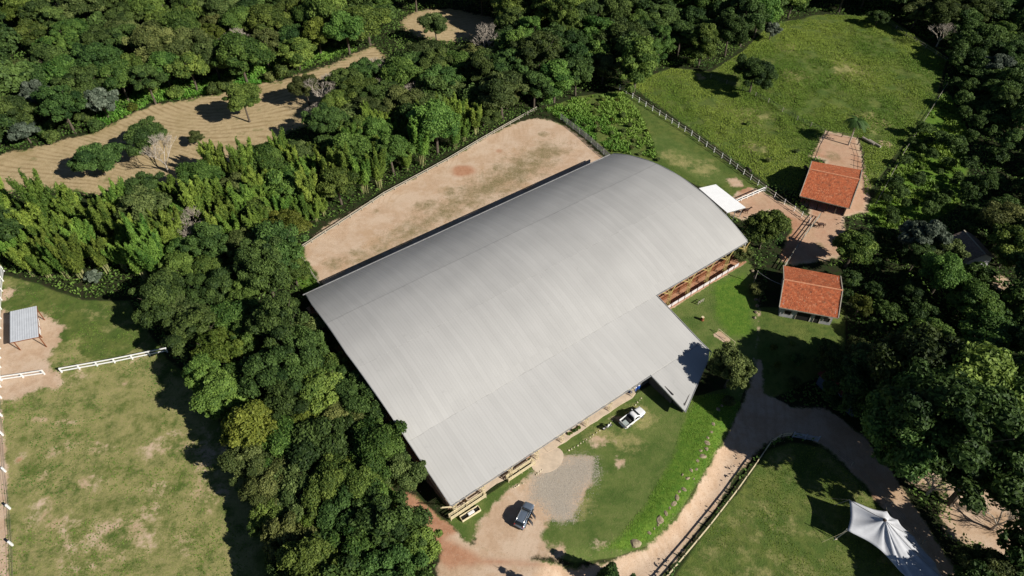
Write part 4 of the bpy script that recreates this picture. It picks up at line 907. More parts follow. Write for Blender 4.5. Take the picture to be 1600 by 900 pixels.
for q in ((1121, 519), (1134, 529.5), (1147, 540)): mb = MB(); mb.bar(W(*q, 0), W(*q, 1), .06); mb.build('post', M['cream'], t).matrix_parent_inverse = inv
# blue barrels by the annexe corner
for k, (a, b) in enumerate(((985, 613), (991, 609.5), (996, 606))):
    t = thing('blue_drum', ['blue plastic drum nearest the white pickup, at the hall post', 'middle blue plastic drum beside the hall post', 'blue plastic drum closest to the annexe wall'][k], 'drum', W(a, b)); mb = MB(); mb.tube([(0, 0, 0), (0, 0, .08), (0, 0, .45), (0, 0, .5), (0, 0, .9), (0, 0, 1.0)], [.34, .4, .4, .42, .4, .34], 16); mb.build('barrel', M['blue'], t, True); mb = MB(); mb.tube([(0, 0, 1.0), (0, 0, 1.04)], [.33, .30], 14); mb.build('lid', M['white'], t)
# horses: skinned skeletons
def horse(label, p, rz, m, graze=True):
    J = {'pel': (-.62, 0, 1.22, .27), 'mid': (-.1, 0, 1.15, .31), 'sho': (.48, 0, 1.18, .28), 'nk1': (.80, 0, 1.30 if not graze else 1.05, .17), 'nk2': (1.12, 0, 1.62 if not graze else .72, .12), 'hd1': (1.25, 0, 1.72 if not graze else .52, .11), 'hd2': (1.60, 0, 1.52 if not graze else .20, .065),
         'ta1': (-.92, 0, 1.20, .06), 'ta2': (-1.05, 0, .75, .07), 'ta3': (-1.06, 0, .45, .03)}
    E_ = [('pel', 'mid'), ('mid', 'sho'), ('sho', 'nk1'), ('nk1', 'nk2'), ('nk2', 'hd1'), ('hd1', 'hd2')]
    for s in (-1, 1):
        n = 'L' if s > 0 else 'R'; o_ = .10 * s
        J.update({'h1' + n: (-.66, .17 * s, .98, .16), 'h2' + n: (-.50 + o_, .18 * s, .78, .11), 'h3' + n: (-.82 + o_, .17 * s, .50, .06), 'h4' + n: (-.78 + o_, .17 * s, .10, .045), 'h5' + n: (-.72 + o_, .17 * s, .02, .055),
                  'f1' + n: (.52, .17 * s, .92, .12), 'f2' + n: (.50 - o_, .17 * s, .50, .06), 'f3' + n: (.50 - o_, .17 * s, .12, .045), 'f4' + n: (.55 - o_, .17 * s, .02, .055), 'e' + n: (1.18, .07 * s, (1.90 if not graze else .66), .02), })
        E_ += [('pel', 'h1' + n), ('h1' + n, 'h2' + n), ('h2' + n, 'h3' + n), ('h3' + n, 'h4' + n), ('h4' + n, 'h5' + n), ('sho', 'f1' + n), ('f1' + n, 'f2' + n), ('f2' + n, 'f3' + n), ('f3' + n, 'f4' + n), ('hd1', 'e' + n)]
    ks = [k for k in J if not k.startswith('ta')]; ix = {k: i for i, k in enumerate(ks)}
    def skin(name, ks, ix, Ed, mt):
        me = bpy.data.meshes.new(name); me.from_pydata([J[k][:3] for k in ks], [(ix[a], ix[b]) for a, b in Ed], []); me.materials.append(mt)
        o = bpy.data.objects.new(name, me); C.objects.link(o); sk = o.modifiers.new('skin', 'SKIN'); sk.use_smooth_shade = True
        lay = me.skin_vertices[0].data if me.skin_vertices else None
        if lay is None:
            bm = bmesh.new(); bm.from_mesh(me); bm.verts.layers.skin.verify(); bm.to_mesh(me); bm.free(); lay = me.skin_vertices[0].data
        for k, d in zip(ks, lay): d.radius = (J[k][3], J[k][3]); d.use_root = (k == ks[0])
        o.modifiers.new('sub', 'SUBSURF').levels = 1; o.modifiers['sub'].render_levels = 1
        return o
    t = thing('horse', label, 'horse', p, rz)
    b = skin('body', ks, ix, E_, m); b.parent = t
    b = skin('tail', ['ta1', 'ta2', 'ta3'], {'ta1': 0, 'ta2': 1, 'ta3': 2}, [('ta1', 'ta2'), ('ta2', 'ta3')], M['mane']); b.parent = t
    mb = MB(); z1 = 1.50 if not graze else 1.22; z2 = 1.80 if not graze else .84
    mb.tube([(.62, 0, 1.42 if not graze else 1.36), (.84, 0, z1), (1.12, 0, z2)], [.05, .07, .05], 6); mb.build('mane', M['mane'], t, True)
horse('black horse grazing in the pasture just beyond the long white fence', W(1168, 270), R(120), M['horse'])
horse('dark brown horse standing on the dirt between the two tiled stables', W(1281, 356), R(185), M['horse2'], False)
horse('brown horse in the shade at the edge of the white canopy', W(1163, 334), R(10), M['horse2'], False)
horse('dark horse beside the left wall of the farther tiled stable', W(1258, 268), R(100), M['horse'])
# utility poles and cables near the nearer stable
t = thing('utility_pole', 'pale pole standing in the lower meadow beside the tent', 'pole', W(1306, 842)); mb = MB(); mb.tube([(0, 0, 0), (.5, 0, 3.4)], .06, 6); mb.build('pole', M['steel'], t); mb = MB(); mb.box((0, 0, .04), (.3, .3, .1)); mb.build('base', M['concrete'], t)
# cable spanning to the stable
t = thing('power_cable', 'thin cable running from the small tree to the nearer stable roof', 'cable', W(1184, 424)); inv = Matrix.Translation(-t.location)
mb = MB(); a = Vector((*Gz(1184, 424, 3.4), 3.4)); b = Vector((*Gz(1222, 445, 3.6), 3.6)); mb.tube([a.lerp(b, u) - Vector((0, 0, .3 * math.sin(math.pi * u))) for u in np.linspace(0, 1, 8)], .035, 4); mb.build('cable', M['steel'], t).matrix_parent_inverse = inv
mb = MB(); mb.tube([(a.x, a.y, 0), a + Vector((0, 0, .2))], .08, 6); mb.build('pole', M['oldwood'], t).matrix_parent_inverse = inv
# stone edging wall east of the lawn
edge = [(1176, 424), (1180, 434), (1182, 446), (1180, 456), (1181, 468), (1183, 478), (1181, 488), (1179, 497)]
for i, q in enumerate(edge): tag(stone(W(*q, .1), .45, M['rock'], 'rock', .6, 300 + i), ORD[i] + ' pale rock from the far end of the border beside the east lawn', 'rock', 'rocks bordering the east lawn')
# pieces of sawn log in the pasture
for i, q in enumerate(((1356, 222), (1366, 226))):
    t = thing('fallen_log', ['pale log lying in the pasture grass, the left of the pair', 'pale log lying in the pasture grass, the right of the pair'][i], 'log', W(*q, .3), R(-60)); mb = MB(); mb.tube([(-1.8, 0, 0), (1.8, 0, .1)], [.35, .28], 8); mb.build('trunk', M['paletrunk'], t); mb = MB(); mb.tube([(-1.83, 0, 0), (-1.8, 0, 0)], [.28, .3], 8); mb.build('cut_end', M['cream'], t)

# ------------------------------------------------------------------ vegetation
_bm = bmesh.new(); bmesh.ops.create_icosphere(_bm, subdivisions=2, radius=1)
ICV = np.array([v.co[:] for v in _bm.verts]); ICF = np.array([[v.index for v in f.verts] for f in _bm.faces]); _bm.free()
def leafcloud(lobes, dens, size, rs, jit=.62, asp=1.6, droop=0.0, shell=(.80, 1.06)):
    """lobes rows: cx cy cz rx ry rz tint. Small leaf sprays over the lobes' surfaces."""
    L_ = np.array(lobes, float); Vs = []; Ns = []; T = []
    for i, lb in enumerate(L_):
        c, r, tn = lb[:3], lb[3:6], lb[6]; n_ = max(12, int(dens * (r[0] * r[1] + r[0] * r[2] + r[1] * r[2]) * 1.4))
        d = rs.normal(size=(n_, 3)); d /= np.linalg.norm(d, axis=1)[:, None]; d[:, 2] = np.where(d[:, 2] < -.35, -d[:, 2] * .6, d[:, 2])
        bump = 1 + .16 * np.sin(d[:, 0] * 7 + i) * np.sin(d[:, 1] * 6 + 2 * i) * np.cos(d[:, 2] * 5)
        p = c + d * r * (rs.uniform(shell[0], shell[1], n_) * bump)[:, None]
        k = np.ones(n_, bool)
        for j, o in enumerate(L_):
            if j != i: k &= ((((p - o[:3]) / (o[3:6] * .80)) ** 2).sum(1) > 1)
        p, d = p[k], d[k]; Vs.append(p); Ns.append(d); T.append(np.clip(tn + rs.normal(0, .22, len(p)), 0, 1))
    Pq = np.concatenate(Vs); Nn = np.concatenate(Ns); T = np.concatenate(T); n_ = len(Pq)
    Nn = Nn + rs.normal(0, jit, (n_, 3)); Nn[:, 2] += .25; Nn /= np.linalg.norm(Nn, axis=1)[:, None]
    a = rs.normal(size=(n_, 3)); a[:, 2] -= droop; u = a - (a * Nn).sum(1)[:, None] * Nn; u /= np.linalg.norm(u, axis=1)[:, None]; w_ = np.cross(Nn, u)
    s = (size * rs.uniform(.6, 1.35, n_))[:, None]
    b1 = rs.uniform(-.25, .25, n_)[:, None]
    q = np.stack([Pq - u * s * asp * .5, Pq + w_ * s * .5 + u * s * b1 + Nn * s * .12, Pq + u * s * asp * .5, Pq - w_ * s * .5 + u * s * b1 + Nn * s * .12], 1).reshape(-1, 3)
    F_ = np.arange(4 * n_).reshape(-1, 4); return q, F_, np.repeat(T, 4)
def cores(lobes, k, rs, tint=.2):
    V = []; Fc = []; o = 0
    for lb in lobes:
        c, r = np.array(lb[:3]), np.array(lb[3:6]); v = c + ICV * r * k * (1 + rs.uniform(-.12, .12, (len(ICV), 1))); V.append(v); Fc.append(ICF + o); o += len(v)
    return np.concatenate(V), np.concatenate(Fc), np.full(o, tint)
def crownmesh(name, lobes, dens, size, m, rs, core=.74, **kw):
    q, F_, T = leafcloud(lobes, dens, size, rs, **kw)
    if core:
        V, F3, T3 = cores(lobes, core, rs); F4 = np.concatenate([F3, F3[:, 2:3]], 1)
        # triangles stored as tri faces: build separately through from_pydata-like path
        me = bpy.data.meshes.new(name); nV = len(q)
        co = np.concatenate([q, V]); me.vertices.add(len(co)); me.vertices.foreach_set('co', co.astype(np.float32).ravel())
        li = np.concatenate([F_.ravel(), (F3 + nV).ravel()]).astype(np.int32); me.loops.add(len(li)); me.loops.foreach_set('vertex_index', li)
        ls = np.concatenate([np.arange(len(F_)) * 4, len(F_) * 4 + np.arange(len(F3)) * 3]).astype(np.int32); me.polygons.add(len(ls)); me.polygons.foreach_set('loop_start', ls)
        me.polygons.foreach_set('use_smooth', np.zeros(len(ls), bool))
        at = me.attributes.new('tint', 'FLOAT', 'POINT'); at.data.foreach_set('value', np.concatenate([T, T3]).astype(np.float32)); me.update(calc_edges=True); me.materials.append(m); return me
    return npmesh(name, q, F_, m, {'tint': T})
def limbs(rs, h, spread, n_, r0, lean=0.0, sub=True):
    mb = MB(); top = Vector((rs.uniform(-.3, .3) + lean, rs.uniform(-.3, .3), h * .45))
    mb.tube([(0, 0, -.3), (0, 0, .3), (top.x * .5, top.y * .5, h * .24), top], [r0 * 1.5, r0 * 1.1, r0 * .9, r0 * .75], 7)
    for k in range(n_):
        a = 2 * math.pi * k / n_ + rs.uniform(-.4, .4); s = spread * rs.uniform(.5, 1); st_ = top * rs.uniform(.7, 1)
        e = Vector((math.cos(a) * s, math.sin(a) * s, h * rs.uniform(.72, .9))); m_ = st_.lerp(e, .5) + Vector((0, 0, .3))
        mb.tube([st_, m_, e], [r0 * .5, r0 * .3, r0 * .10], 5)
        if sub:
            for q in range(2): mb.tube([m_, m_.lerp(e, .5) + Vector((rs.uniform(-1, 1), rs.uniform(-1, 1), rs.uniform(.2, .8)))], [r0 * .22, r0 * .06], 4)
    return mb
def treeproto(kind, seed, h, rad, lm, dens=44, size=.32, nl=20, flat=.55, lumpy=.38, trunkm='trunk', **kw):
    rs = np.random.RandomState(seed); lobes = []
    zc = h * (.64 if flat < .8 else .54); rz = h - zc; ax, ay = rs.uniform(.8, 1.2), rs.uniform(.8, 1.2); p1, p2 = rs.uniform(0, 6.28, 2)
    for i in range(nl):
        t_ = (i + .5) / nl; ph = i * 2.399 + rs.uniform(-.5, .5); v = 1 - t_ * (1.45 if flat < .8 else 1.9)
        rr = math.sqrt(max(0, 1 - min(1, abs(v)) ** 2)) if v > -.15 else .96
        rr *= 1 + .22 * math.sin(2 * ph + p1) + .15 * math.sin(3 * ph + p2)
        k = rs.uniform(.55, .86); sz = rad * lumpy * rs.choice([.5, .75, 1.0, 1.25], p=[.25, .3, .27, .18])
        lobes.append((math.cos(ph) * rr * rad * k * ax, math.sin(ph) * rr * rad * k * ay, zc + v * rz * rs.uniform(.6, .85) + rs.uniform(-.5, .5), sz, sz * rs.uniform(.8, 1.2), sz * rs.uniform(.55, .85), np.clip(rs.normal(.45, .30), 0, 1)))
    for i in range(9):
        ph = rs.uniform(0, 6.28); k = rs.uniform(.8, 1.08); sz = rad * rs.uniform(.11, .19); lobes.append((math.cos(ph) * rad * k * ax, math.sin(ph) * rad * k * ay, zc + rs.uniform(-.3, .45) * rz, sz * 1.3, sz * 1.3, sz, rs.uniform(.2, .9)))
    lobes.append((0, 0, zc - .1 * rz, rad * .5, rad * .5, rz * .5, .25))
    me = crownmesh('crown', lobes, dens, size, LM[lm], rs, **kw); tm = limbs(rs, h, rad * .7, 5, .18 + h * .012)
    return me, tm, (h, rad)
protos = {}
def reg(key, name, me, tmb, hr, tm='trunk', parts=('trunk', 'crown')):
    t_me = bpy.data.meshes.new('trunk'); t_me.from_pydata(tmb.v, [], tmb.f); t_me.materials.append(M[tm])
    protos.setdefault(key, []).append((name, me, t_me, hr, parts))
sd_ = 10
for k, (h, r_) in enumerate([(13, 5.4), (11, 4.8), (14.5, 5.8), (12, 6.2), (10, 5.2), (13, 4.6)]): reg('mid', 'broadleaf_tree', *treeproto('t', 10 + k, h, r_, 'mid', nl=24))
for k, (h, r_) in enumerate([(14, 5.6), (12, 5.0), (15.5, 6.0), (11, 5.8), (13, 4.8), (12, 6.2)]): reg('dark', 'broadleaf_tree', *treeproto('t', 20 + k, h, r_, 'dark', nl=26, lumpy=.33))
for k, (h, r_) in enumerate([(12, 5.4), (10, 4.8), (13, 6.0)]): reg('olive', 'broadleaf_tree', *treeproto('t', 30 + k, h, r_, 'olive', nl=22, lumpy=.36, size=.30))
for k, (h, r_) in enumerate([(10, 4.2), (12, 4.8)]): reg('yellow', 'broadleaf_tree', *treeproto('t', 40 + k, h, r_, 'yellow', nl=20, lumpy=.36))
for k, (h, r_) in enumerate([(8, 4.0), (10, 4.6)]): reg('grey', 'broadleaf_tree', *treeproto('t', 50 + k, h, r_, 'grey', nl=26, lumpy=.30, size=.5))
# tall columnar forest trees seen as towers at the top of the photo
for k, (h, r_) in enumerate([(17, 4.4), (19, 4.8)]): reg('tall', 'broadleaf_tree', *treeproto('t', 55 + k, h, r_, 'mid', nl=36, lumpy=.42, flat=1))
# shrubs: leafy to the ground
for k, (h, r_, lm) in enumerate([(3.2, 2.2, 'mid'), (2.4, 1.8, 'yellow'), (3.8, 2.6, 'dark'), (2.6, 2.0, 'olive')]):
    rs = np.random.RandomState(60 + k); lobes = []
    for i in range(12):
        a = i * 2.4; d = r_ * .62 * math.sqrt(i / 12); lobes.append((math.cos(a) * d, math.sin(a) * d, h * rs.uniform(.35, .75), r_ * .42, r_ * .42, h * .34, rs.uniform(.2, .9)))
    reg('shrub', 'shrub', crownmesh('foliage', lobes, 40, .30, LM[lm], rs), limbs(rs, h, r_ * .5, 4, .08), (h, r_), parts=('stem', 'foliage'))
# bamboo: arching culms with feathery plumes
for k in range(5):
    rs = np.random.RandomState(70 + k); mb = MB(); lobes = []; h = 11 + rs.uniform(-1.5, 2)
    for c_ in range(15):
        a = rs.uniform(0, 6.28); b0 = Vector((math.cos(a) * rs.uniform(0, .9), math.sin(a) * rs.uniform(0, .9), -.2)); le = rs.uniform(.6, 2.6); hh_ = h * rs.uniform(.72, 1.05)
        dr = Vector((math.cos(a), math.sin(a), 0)); pts = [b0 + dr * le * (t_ ** 2.0) + Vector((0, 0, hh_ * (t_ - .10 * t_ ** 3))) for t_ in np.linspace(0, 1, 7)]
        mb.tube(pts, [.07, .07, .06, .05, .045, .03, .015], 4, False); tn = rs.uniform(.15, .95)
        for t_, rr in ((.42, .62), (.56, .78), (.70, .75), (.82, .60), (.92, .42), (1.0, .22)):
            q = b0 + dr * le * (t_ ** 2.0) + Vector((0, 0, hh_ * (t_ - .10 * t_ ** 3))); lobes.append((q.x, q.y, q.z, rr, rr, hh_ * .095, tn))
    reg('bamboo', 'bamboo_clump', crownmesh('foliage', lobes, 62, .20, LM['bamboo'], rs, core=.55, asp=3.4, droop=1.4, jit=.7, shell=(.65, 1.2)), mb, (h, 3.0), 'culm', parts=('culms', 'foliage'))
# leafless trees: pale branching limbs with a thin veil of twigs
for k in range(3):
    rs = random.Random(80 + k); mb = MB(); tw = MB()
    def br(p, d, L_, r_, dep):
        e = p + d * L_; m_ = p.lerp(e, .5) + Vector((rs.uniform(-.1, .1), rs.uniform(-.1, .1), .08)) * L_
        (mb if dep > 1 else tw).tube([p, m_, e], [r_, r_ * .8, r_ * .6], 5 if dep > 2 else 3, False)
        if dep == 0: return
        for i in range(3 if dep > 3 else 4):
            nd = (d + Vector((rs.uniform(-1, 1), rs.uniform(-1, 1), rs.uniform(-.15, .75))) * .95).normalized(); br(e, nd, L_ * rs.uniform(.62, .8), r_ * .58, dep - 1)
    for i in range(4): br(Vector((0, 0, 2.0)), Vector((math.cos(i * 1.7 + k) * .7, math.sin(i * 1.7 + k) * .7, 1)).normalized(), 2.6, .16, 4)
    mb.tube([(0, 0, -.3), (0, 0, 2.1)], [.3, .22], 7)
    me = bpy.data.meshes.new('twigs'); me.from_pydata(tw.v, [], tw.f); me.materials.append(M['paletrunk'])
    reg('bare', 'bare_tree', me, mb, (9, 4), 'paletrunk', parts=('trunk', 'twigs'))
# palm
rs = random.Random(90); mb = MB(); mb.tube([(0, 0, -.2), (.1, 0, 2), (.25, .05, 4.2), (.3, .1, 6.0)], [.24, .17, .16, .18], 8)
fv = []; ff = []
for i in range(26):
    a = i * 2.399; el = rs.uniform(.1, 1.25); L_ = rs.uniform(2.4, 3.2); pr_ = Vector((.3, .1, 6.0)); pts = []
    for t_ in np.linspace(0, 1, 9): pts.append(pr_ + Vector((math.cos(a) * L_ * t_ * math.cos(el * (1 - t_)), math.sin(a) * L_ * t_ * math.cos(el * (1 - t_)), L_ * (math.sin(el) * t_ - .95 * t_ * t_))))
    for j in range(1, 9):
        d = (pts[j] - pts[j - 1]).normalized(); sd__ = d.cross(Vector((0, 0, 1))).normalized()
        for s in (-1, 1):
            for e in (0, .5):
                p = pts[j - 1].lerp(pts[j], e); w_ = .72 * math.sin(math.pi * min(1, (j + e) / 9.5) * .85 + .25); o = len(fv); fv += [p, p + d * .16, p + sd__ * s * w_ + d * .30 - Vector((0, 0, .25 * w_)), p + sd__ * s * w_ * .5 + d * .02]; ff.append([o, o + 1, o + 2, o + 3])
reg('palm', 'palm_tree', npmesh('crown', np.array([tuple(v) for v in fv]), np.array(ff), LM['dark'], {'tint': np.full(len(fv), .5)}), mb, (7.5, 3), 'paletrunk')
# conifer (small araucaria-like pine by the road)
rs = np.random.RandomState(95); lobes = []; h = 9
for lv in range(9):
    for j in range(8):
        a = j * .785 + lv * .4; r_ = 2.2 * (1 - lv / 9.5); lobes.append((math.cos(a) * r_ * .62, math.sin(a) * r_ * .62, 1.6 + lv * .82, .55 * (1 - lv / 14), .55 * (1 - lv / 14), .26, rs.uniform(.1, .6)))
mb = MB(); mb.tube([(0, 0, -.2), (0, 0, 4), (0, 0, 9.2)], [.2, .13, .02], 6); reg('pine', 'conifer_tree', crownmesh('crown', lobes, 80, .24, LM['dark'], rs, core=.5), mb, (9, 2.2))

NT = 0
def plant(key, x, y, s=1.0, label=None, cat=None, group=None, idx=None, rz=None, lean=None, sc3=None):
    global NT
    name, cm, tm, hr, parts = protos[key][idx if idx is not None else rnd.randrange(len(protos[key]))]
    t = thing(name, label, cat or {'shrub': 'shrub', 'bamboo': 'bamboo', 'palm': 'palm'}.get(key, 'tree'), (x, y, hz(x, y) - .05), rnd.uniform(0, 6.28) if rz is None else rz, group)
    t.scale = sc3 or (s * rnd.uniform(.86, 1.14), s * rnd.uniform(.86, 1.14), s * rnd.uniform(.88, 1.14))
    if lean: t.rotation_euler = lean
    for me, nm in ((tm, parts[0]), (cm, parts[1])):
        o = bpy.data.objects.new(nm, me); C.objects.link(o); o.parent = t
    NT += 1; return t
def plantpx(key, px, py, zc, s=1.0, **k):
    x, y = Gz(px, py, zc); return plant(key, x, y, s, **k)
LOOK = {'mid': 'mid-green tree', 'dark': 'dark green tree', 'olive': 'olive green tree', 'yellow': 'yellow-green tree', 'grey': 'grey-green tree', 'tall': 'tall columnar tree', 'shrub': 'leafy shrub', 'bamboo': 'bamboo clump', 'bare': 'leafless pale tree'}
placed = []; PEND = []
def special(key, px, py, zc, s, label, r=3.5, **k):
    x, y = Gz(px, py, zc); placed.append((x, y, r)); return plant(key, x, y, s, label, **k)
special('olive', 1143, 577, 5.2, .74, 'rounded tree casting its shadow on the annexe roof', idx=1)
special('mid', 1196, 360, 5, .78, 'bright bushy tree between the hall corner and the stable yard', idx=0)
special('olive', 1160, 398, 2, .36, 'small scrubby tree right at the east corner of the hall', idx=1, r=2)
special('dark', 1180, 112, 6, .88, 'big round dark tree standing at the pasture edge', idx=3, r=5)
special('palm', 1340, 192, 6.5, 1.1, 'palm tree rising behind the farther tiled stable', r=2)
special('dark', 1372, 28, 3, .42, 'small dark tree alone at the upper right of the pasture', r=2)
special('dark', 150, 246, 5, .78, 'dark spreading tree standing in front of the tan field, left of the pair', idx=3, r=4)
special('dark', 222, 214, 5, .80, 'dark spreading tree in the tan field, right of the pair', idx=3, r=4)
special('bare', 252, 242, 5, 1.0, 'pale leafless tree just below the pair of dark trees in the tan field', r=3)
special('mid', 380, 158, 6, .68, 'bright green tree leaning over the bend of the tan field', idx=2, r=4)
special('olive', 305, 214, 2.5, .35, 'little round bush-like tree on the near edge of the tan field', r=2)
special('olive', 480, 150, 3, .72, 'dull olive tree at the narrow waist of the tan field', r=4)
special('bare', 505, 148, 5, .95, 'greyish leafless tree beside the olive tree at the field waist', r=3)
special('bare', 585, 112, 5, .95, 'pale leafless tree by the upper end of the tan field strip', r=3)
special('bare', 762, 68, 6, 1.25, 'large grey leafless tree right of the upper tan clearing', r=4)
special('olive', 680, 40, 6, .8, 'flat-topped olive tree in front of the upper tan clearing', r=4)
special('grey', 145, 432, 2, .36, 'small pale blue-green tree at the paddock edge', r=2, idx=0)
special('bare', 305, 365, 7, .95, 'pale leafless tree poking out of the wood left of the sand arena', r=2)
special('bare', 288, 335, 7, .8, 'thin bare tree beside the bamboo in the left wood', r=2)
special('mid', 655, 848, 5, .66, 'rounded tree beside the road at the bottom corner of the wood', r=4, idx=1)
special('mid', 522, 500, 7.0, .42, 'tree whose leaves touch the left corner of the hall roof', r=1.5, idx=3)
special('olive', 548, 570, 5, .42, 'broad-leaved tree tight against the left gable', r=1.5, idx=0)
special('pine', 955, 893, 3.5, .95, 'dark conifer top at the bottom edge in front of the road', r=2)
special('pine', 988, 905, 3, .7, 'smaller conifer top beside the dark one at the bottom edge', r=2)
special('pine', 895, 930, 5, .95, 'conifer standing just below the bottom edge of the photo', r=2)
special('grey', 1440, 372, 5, .95, 'rounded grey-green tree behind the nearer tiled stable', r=4, idx=1)
special('grey', 1560, 100, 5, .9, 'silver-leaved tree near the top right corner', r=4, idx=0)
special('grey', 1213, 22, 8, .6, 'pale silvery tree at the far left end of the pasture', r=2, idx=0)
special('grey', 45, 132, 9, .95, 'pale flat-crowned tree in the far left forest', r=5, idx=1)
special('grey', 18, 172, 9, .8, 'pale green tree at the left edge of the far forest', r=4, idx=0)
special('yellow', 1345, 478, 3, .55, 'small light green tree just right of the nearer stable', r=2, idx=0)
special('shrub', 1185, 447, 2.2, .8, 'spindly young tree in the shade left of the nearer stable', r=1.5, idx=3)
special('dark', 1490, 670, 13, 1.5, 'huge dark spreading tree over the bare ground at lower right', r=9, idx=2)
special('dark', 1440, 650, 12, 1.3, 'dark tree leaning over the shaded road, left of the huge one', r=5, idx=0)
special('dark', 1400, 598, 8, .85, 'dark tree standing right behind the dull red roof', r=5, idx=3)
special('dark', 1354, 574, 8, .85, 'dark tree overhanging the dull red roof', r=5, idx=5)
special('dark', 1562, 705, 14, 1.45, 'huge dark crown at the right edge just above the pale clearing', r=8, idx=4)
special('dark', 1588, 632, 14, 1.4, 'tall dark tree at the right edge, behind the huge crown above the clearing', r=8, idx=0)
special('mid', 1528, 605, 13, 1.4, 'tall mid-green tree in the middle of the wood above the pale clearing', r=7, idx=2)
special('dark', 1440, 560, 12, 1.35, 'broad dark tree in the middle of the shaded right wood', r=6, idx=1)
special('bare', 1478, 740, 5, .9, 'dark branching tree between the road and the pale clearing', r=3)
special('bare', 1580, 800, 4, .9, 'fallen-looking bare tree in the pale clearing at lower right', r=3)
special('yellow', 470, 640, 8, .7, 'yellow-tinged tree in the wood beside the left gable', r=3)
special('yellow', 440, 350, 7, .85, 'bright yellow-green tree at the left end of the sand arena', r=4, idx=1)
special('mid', 610, 235, 7, .85, 'leafy tree overhanging the timber fence of the sand arena', r=4, idx=0)

NOT_IN = [([(478, 400), (475, 385), (600, 300), (760, 210), (815, 185), (850, 182), (960, 240), (960, 470), (500, 470)], 0.5)]
def nearpoly(x, y, poly, m): return float(sdist(np.array([x]), np.array([y]), poly)[0]) > -m
hallpoly = np.array([tuple(E(a, b)[:2]) for a, b in ((21, -97), (101, -97), (101, -56), (75, -56), (75, -36), (62, -36), (62, -44), (21, -44))])
SANDW = Wp(SAND); ROADW = Wp(ROADP); PADW = Wp(PADDOCK); PASTW = Wp(PASTP); FIELDW = Wp(FIELD)
BLOCK = [Wp(q) for q in (FIELD, FIELD2, PASTP, ROADP, PADDOCK, MEADOW, GRASSB, LAWN, EASTLAWN, YARD)]
ZN = 0
LIT = [(*Gz(a, b), r_) for a, b, r_ in ((1265, 455, 8), (1300, 460, 7), (1295, 290, 9), (1320, 300, 7), (1300, 375, 8), (1280, 350, 7), (1400, 270, 7), (1430, 230, 7), (1380, 330, 6), (1460, 190, 6), (1470, 260, 6), (1440, 300, 6), (1400, 110, 9), (1420, 150, 8), (1390, 190, 8), (1370, 240, 8), (1240, 525, 5), (1300, 60, 9))]
def lit_scale(x, y, h):
    for f_ in (.5, .75, .95):
        L = h * f_ / math.tan(EL); sx_, sy_ = x - SD.x * L, y - SD.y * L
        for a, b, r_ in LIT:
            if (sx_ - a) ** 2 + (sy_ - b) ** 2 < r_ * r_: return .52
    return 1.0
def zone(poly, zc, sp, mix_, n_max, where, srange=(.75, 1.1), margin=3.0, free=False):
    global ZN
    ZN += 1; pw = np.array([Gz(a, b, zc) for a, b in poly]); lo, hi = pw.min(0), pw.max(0); keys, wts = zip(*mix_)
    r = random.Random(ZN * 101); nT = n_max * 60; xs = np.array([r.uniform(lo[0], hi[0]) for _ in range(nT)]); ys = np.array([r.uniform(lo[1], hi[1]) for _ in range(nT)])
    cx_, cy_ = Gz(478, 462, 4); ok = (sdist(xs, ys, pw) > 0) & (np.hypot(xs - cx_ + 2, ys - cy_ + 1) > 7.5); ok &= sdist(xs, ys, hallpoly) < -margin; ok &= sdist(xs, ys, SANDW) < -2.2
    if not free:
        for q in BLOCK: ok &= sdist(xs, ys, q) < -.5
    cnt = 0
    for x, y in zip(xs[ok], ys[ok]):
        if cnt >= n_max: break
        key = r.choices(keys, wts)[0]; s = r.uniform(*srange); rad = sp * s * (.62 if key == 'bamboo' else 1.0)
        if key == 'shrub': rad = 2.2 if not free else sp
        if any((x - a) ** 2 + (y - b) ** 2 < ((rad + q) / 2) ** 2 for a, b, q in placed): continue
        s *= lit_scale(x, y, protos[key][0][3][0] * s)
        placed.append((x, y, rad)); cnt += 1
        h = protos[key][0][3][0]; qx, qy = PXY(x, y, zc)
        PEND.append(dict(z=ZN, key=key, x=x, y=y, s=s, idx=r.randrange(len(protos[key])), rz=r.uniform(0, 6.28), sc3=(s * r.uniform(.86, 1.16), s * r.uniform(.86, 1.16), s * r.uniform(.86, 1.14)), px=qx, py=qy, where=where))
BL = [('mid', 4), ('dark', 3), ('olive', 2), ('yellow', .6), ('grey', .07), ('bare', .15)]
BD = [('mid', 3), ('dark', 5), ('olive', 1.2), ('yellow', .4), ('grey', .05), ('bare', .1)]
# far left forest beyond the tan field
zone([(-40, -55), (200, -55), (200, 130), (150, 165), (60, 180), (-40, 190)], 9, 7.6, BL, 60, 'in the top left corner forest', (.8, 1.1))
zone([(200, -55), (420, -55), (420, 95), (330, 108), (240, 125), (200, 140)], 9, 7.6, BL, 50, 'in the forest above the tan field', (.8, 1.1))
zone([(420, -55), (640, -55), (600, 30), (560, 58), (480, 82), (420, 95)], 9, 7.6, BD, 40, 'in the forest above the narrow tan strip', (.8, 1.15))
zone([(790, -60), (1300, -60), (1290, -5), (1262, 10), (1205, 28), (1160, 65), (1120, 85), (1000, 95), (900, 125), (850, 140), (810, 120), (775, 50)], 10, 7.4, [('tall', 5), ('dark', 4), ('mid', 2), ('olive', .6)], 95, 'in the tall forest behind the hall', (.8, 1.05))
zone([(640, -45), (790, -45), (790, -14), (640, -12)], 9, 7.5, BD, 12, 'behind the tan clearing', (.8, 1.05))
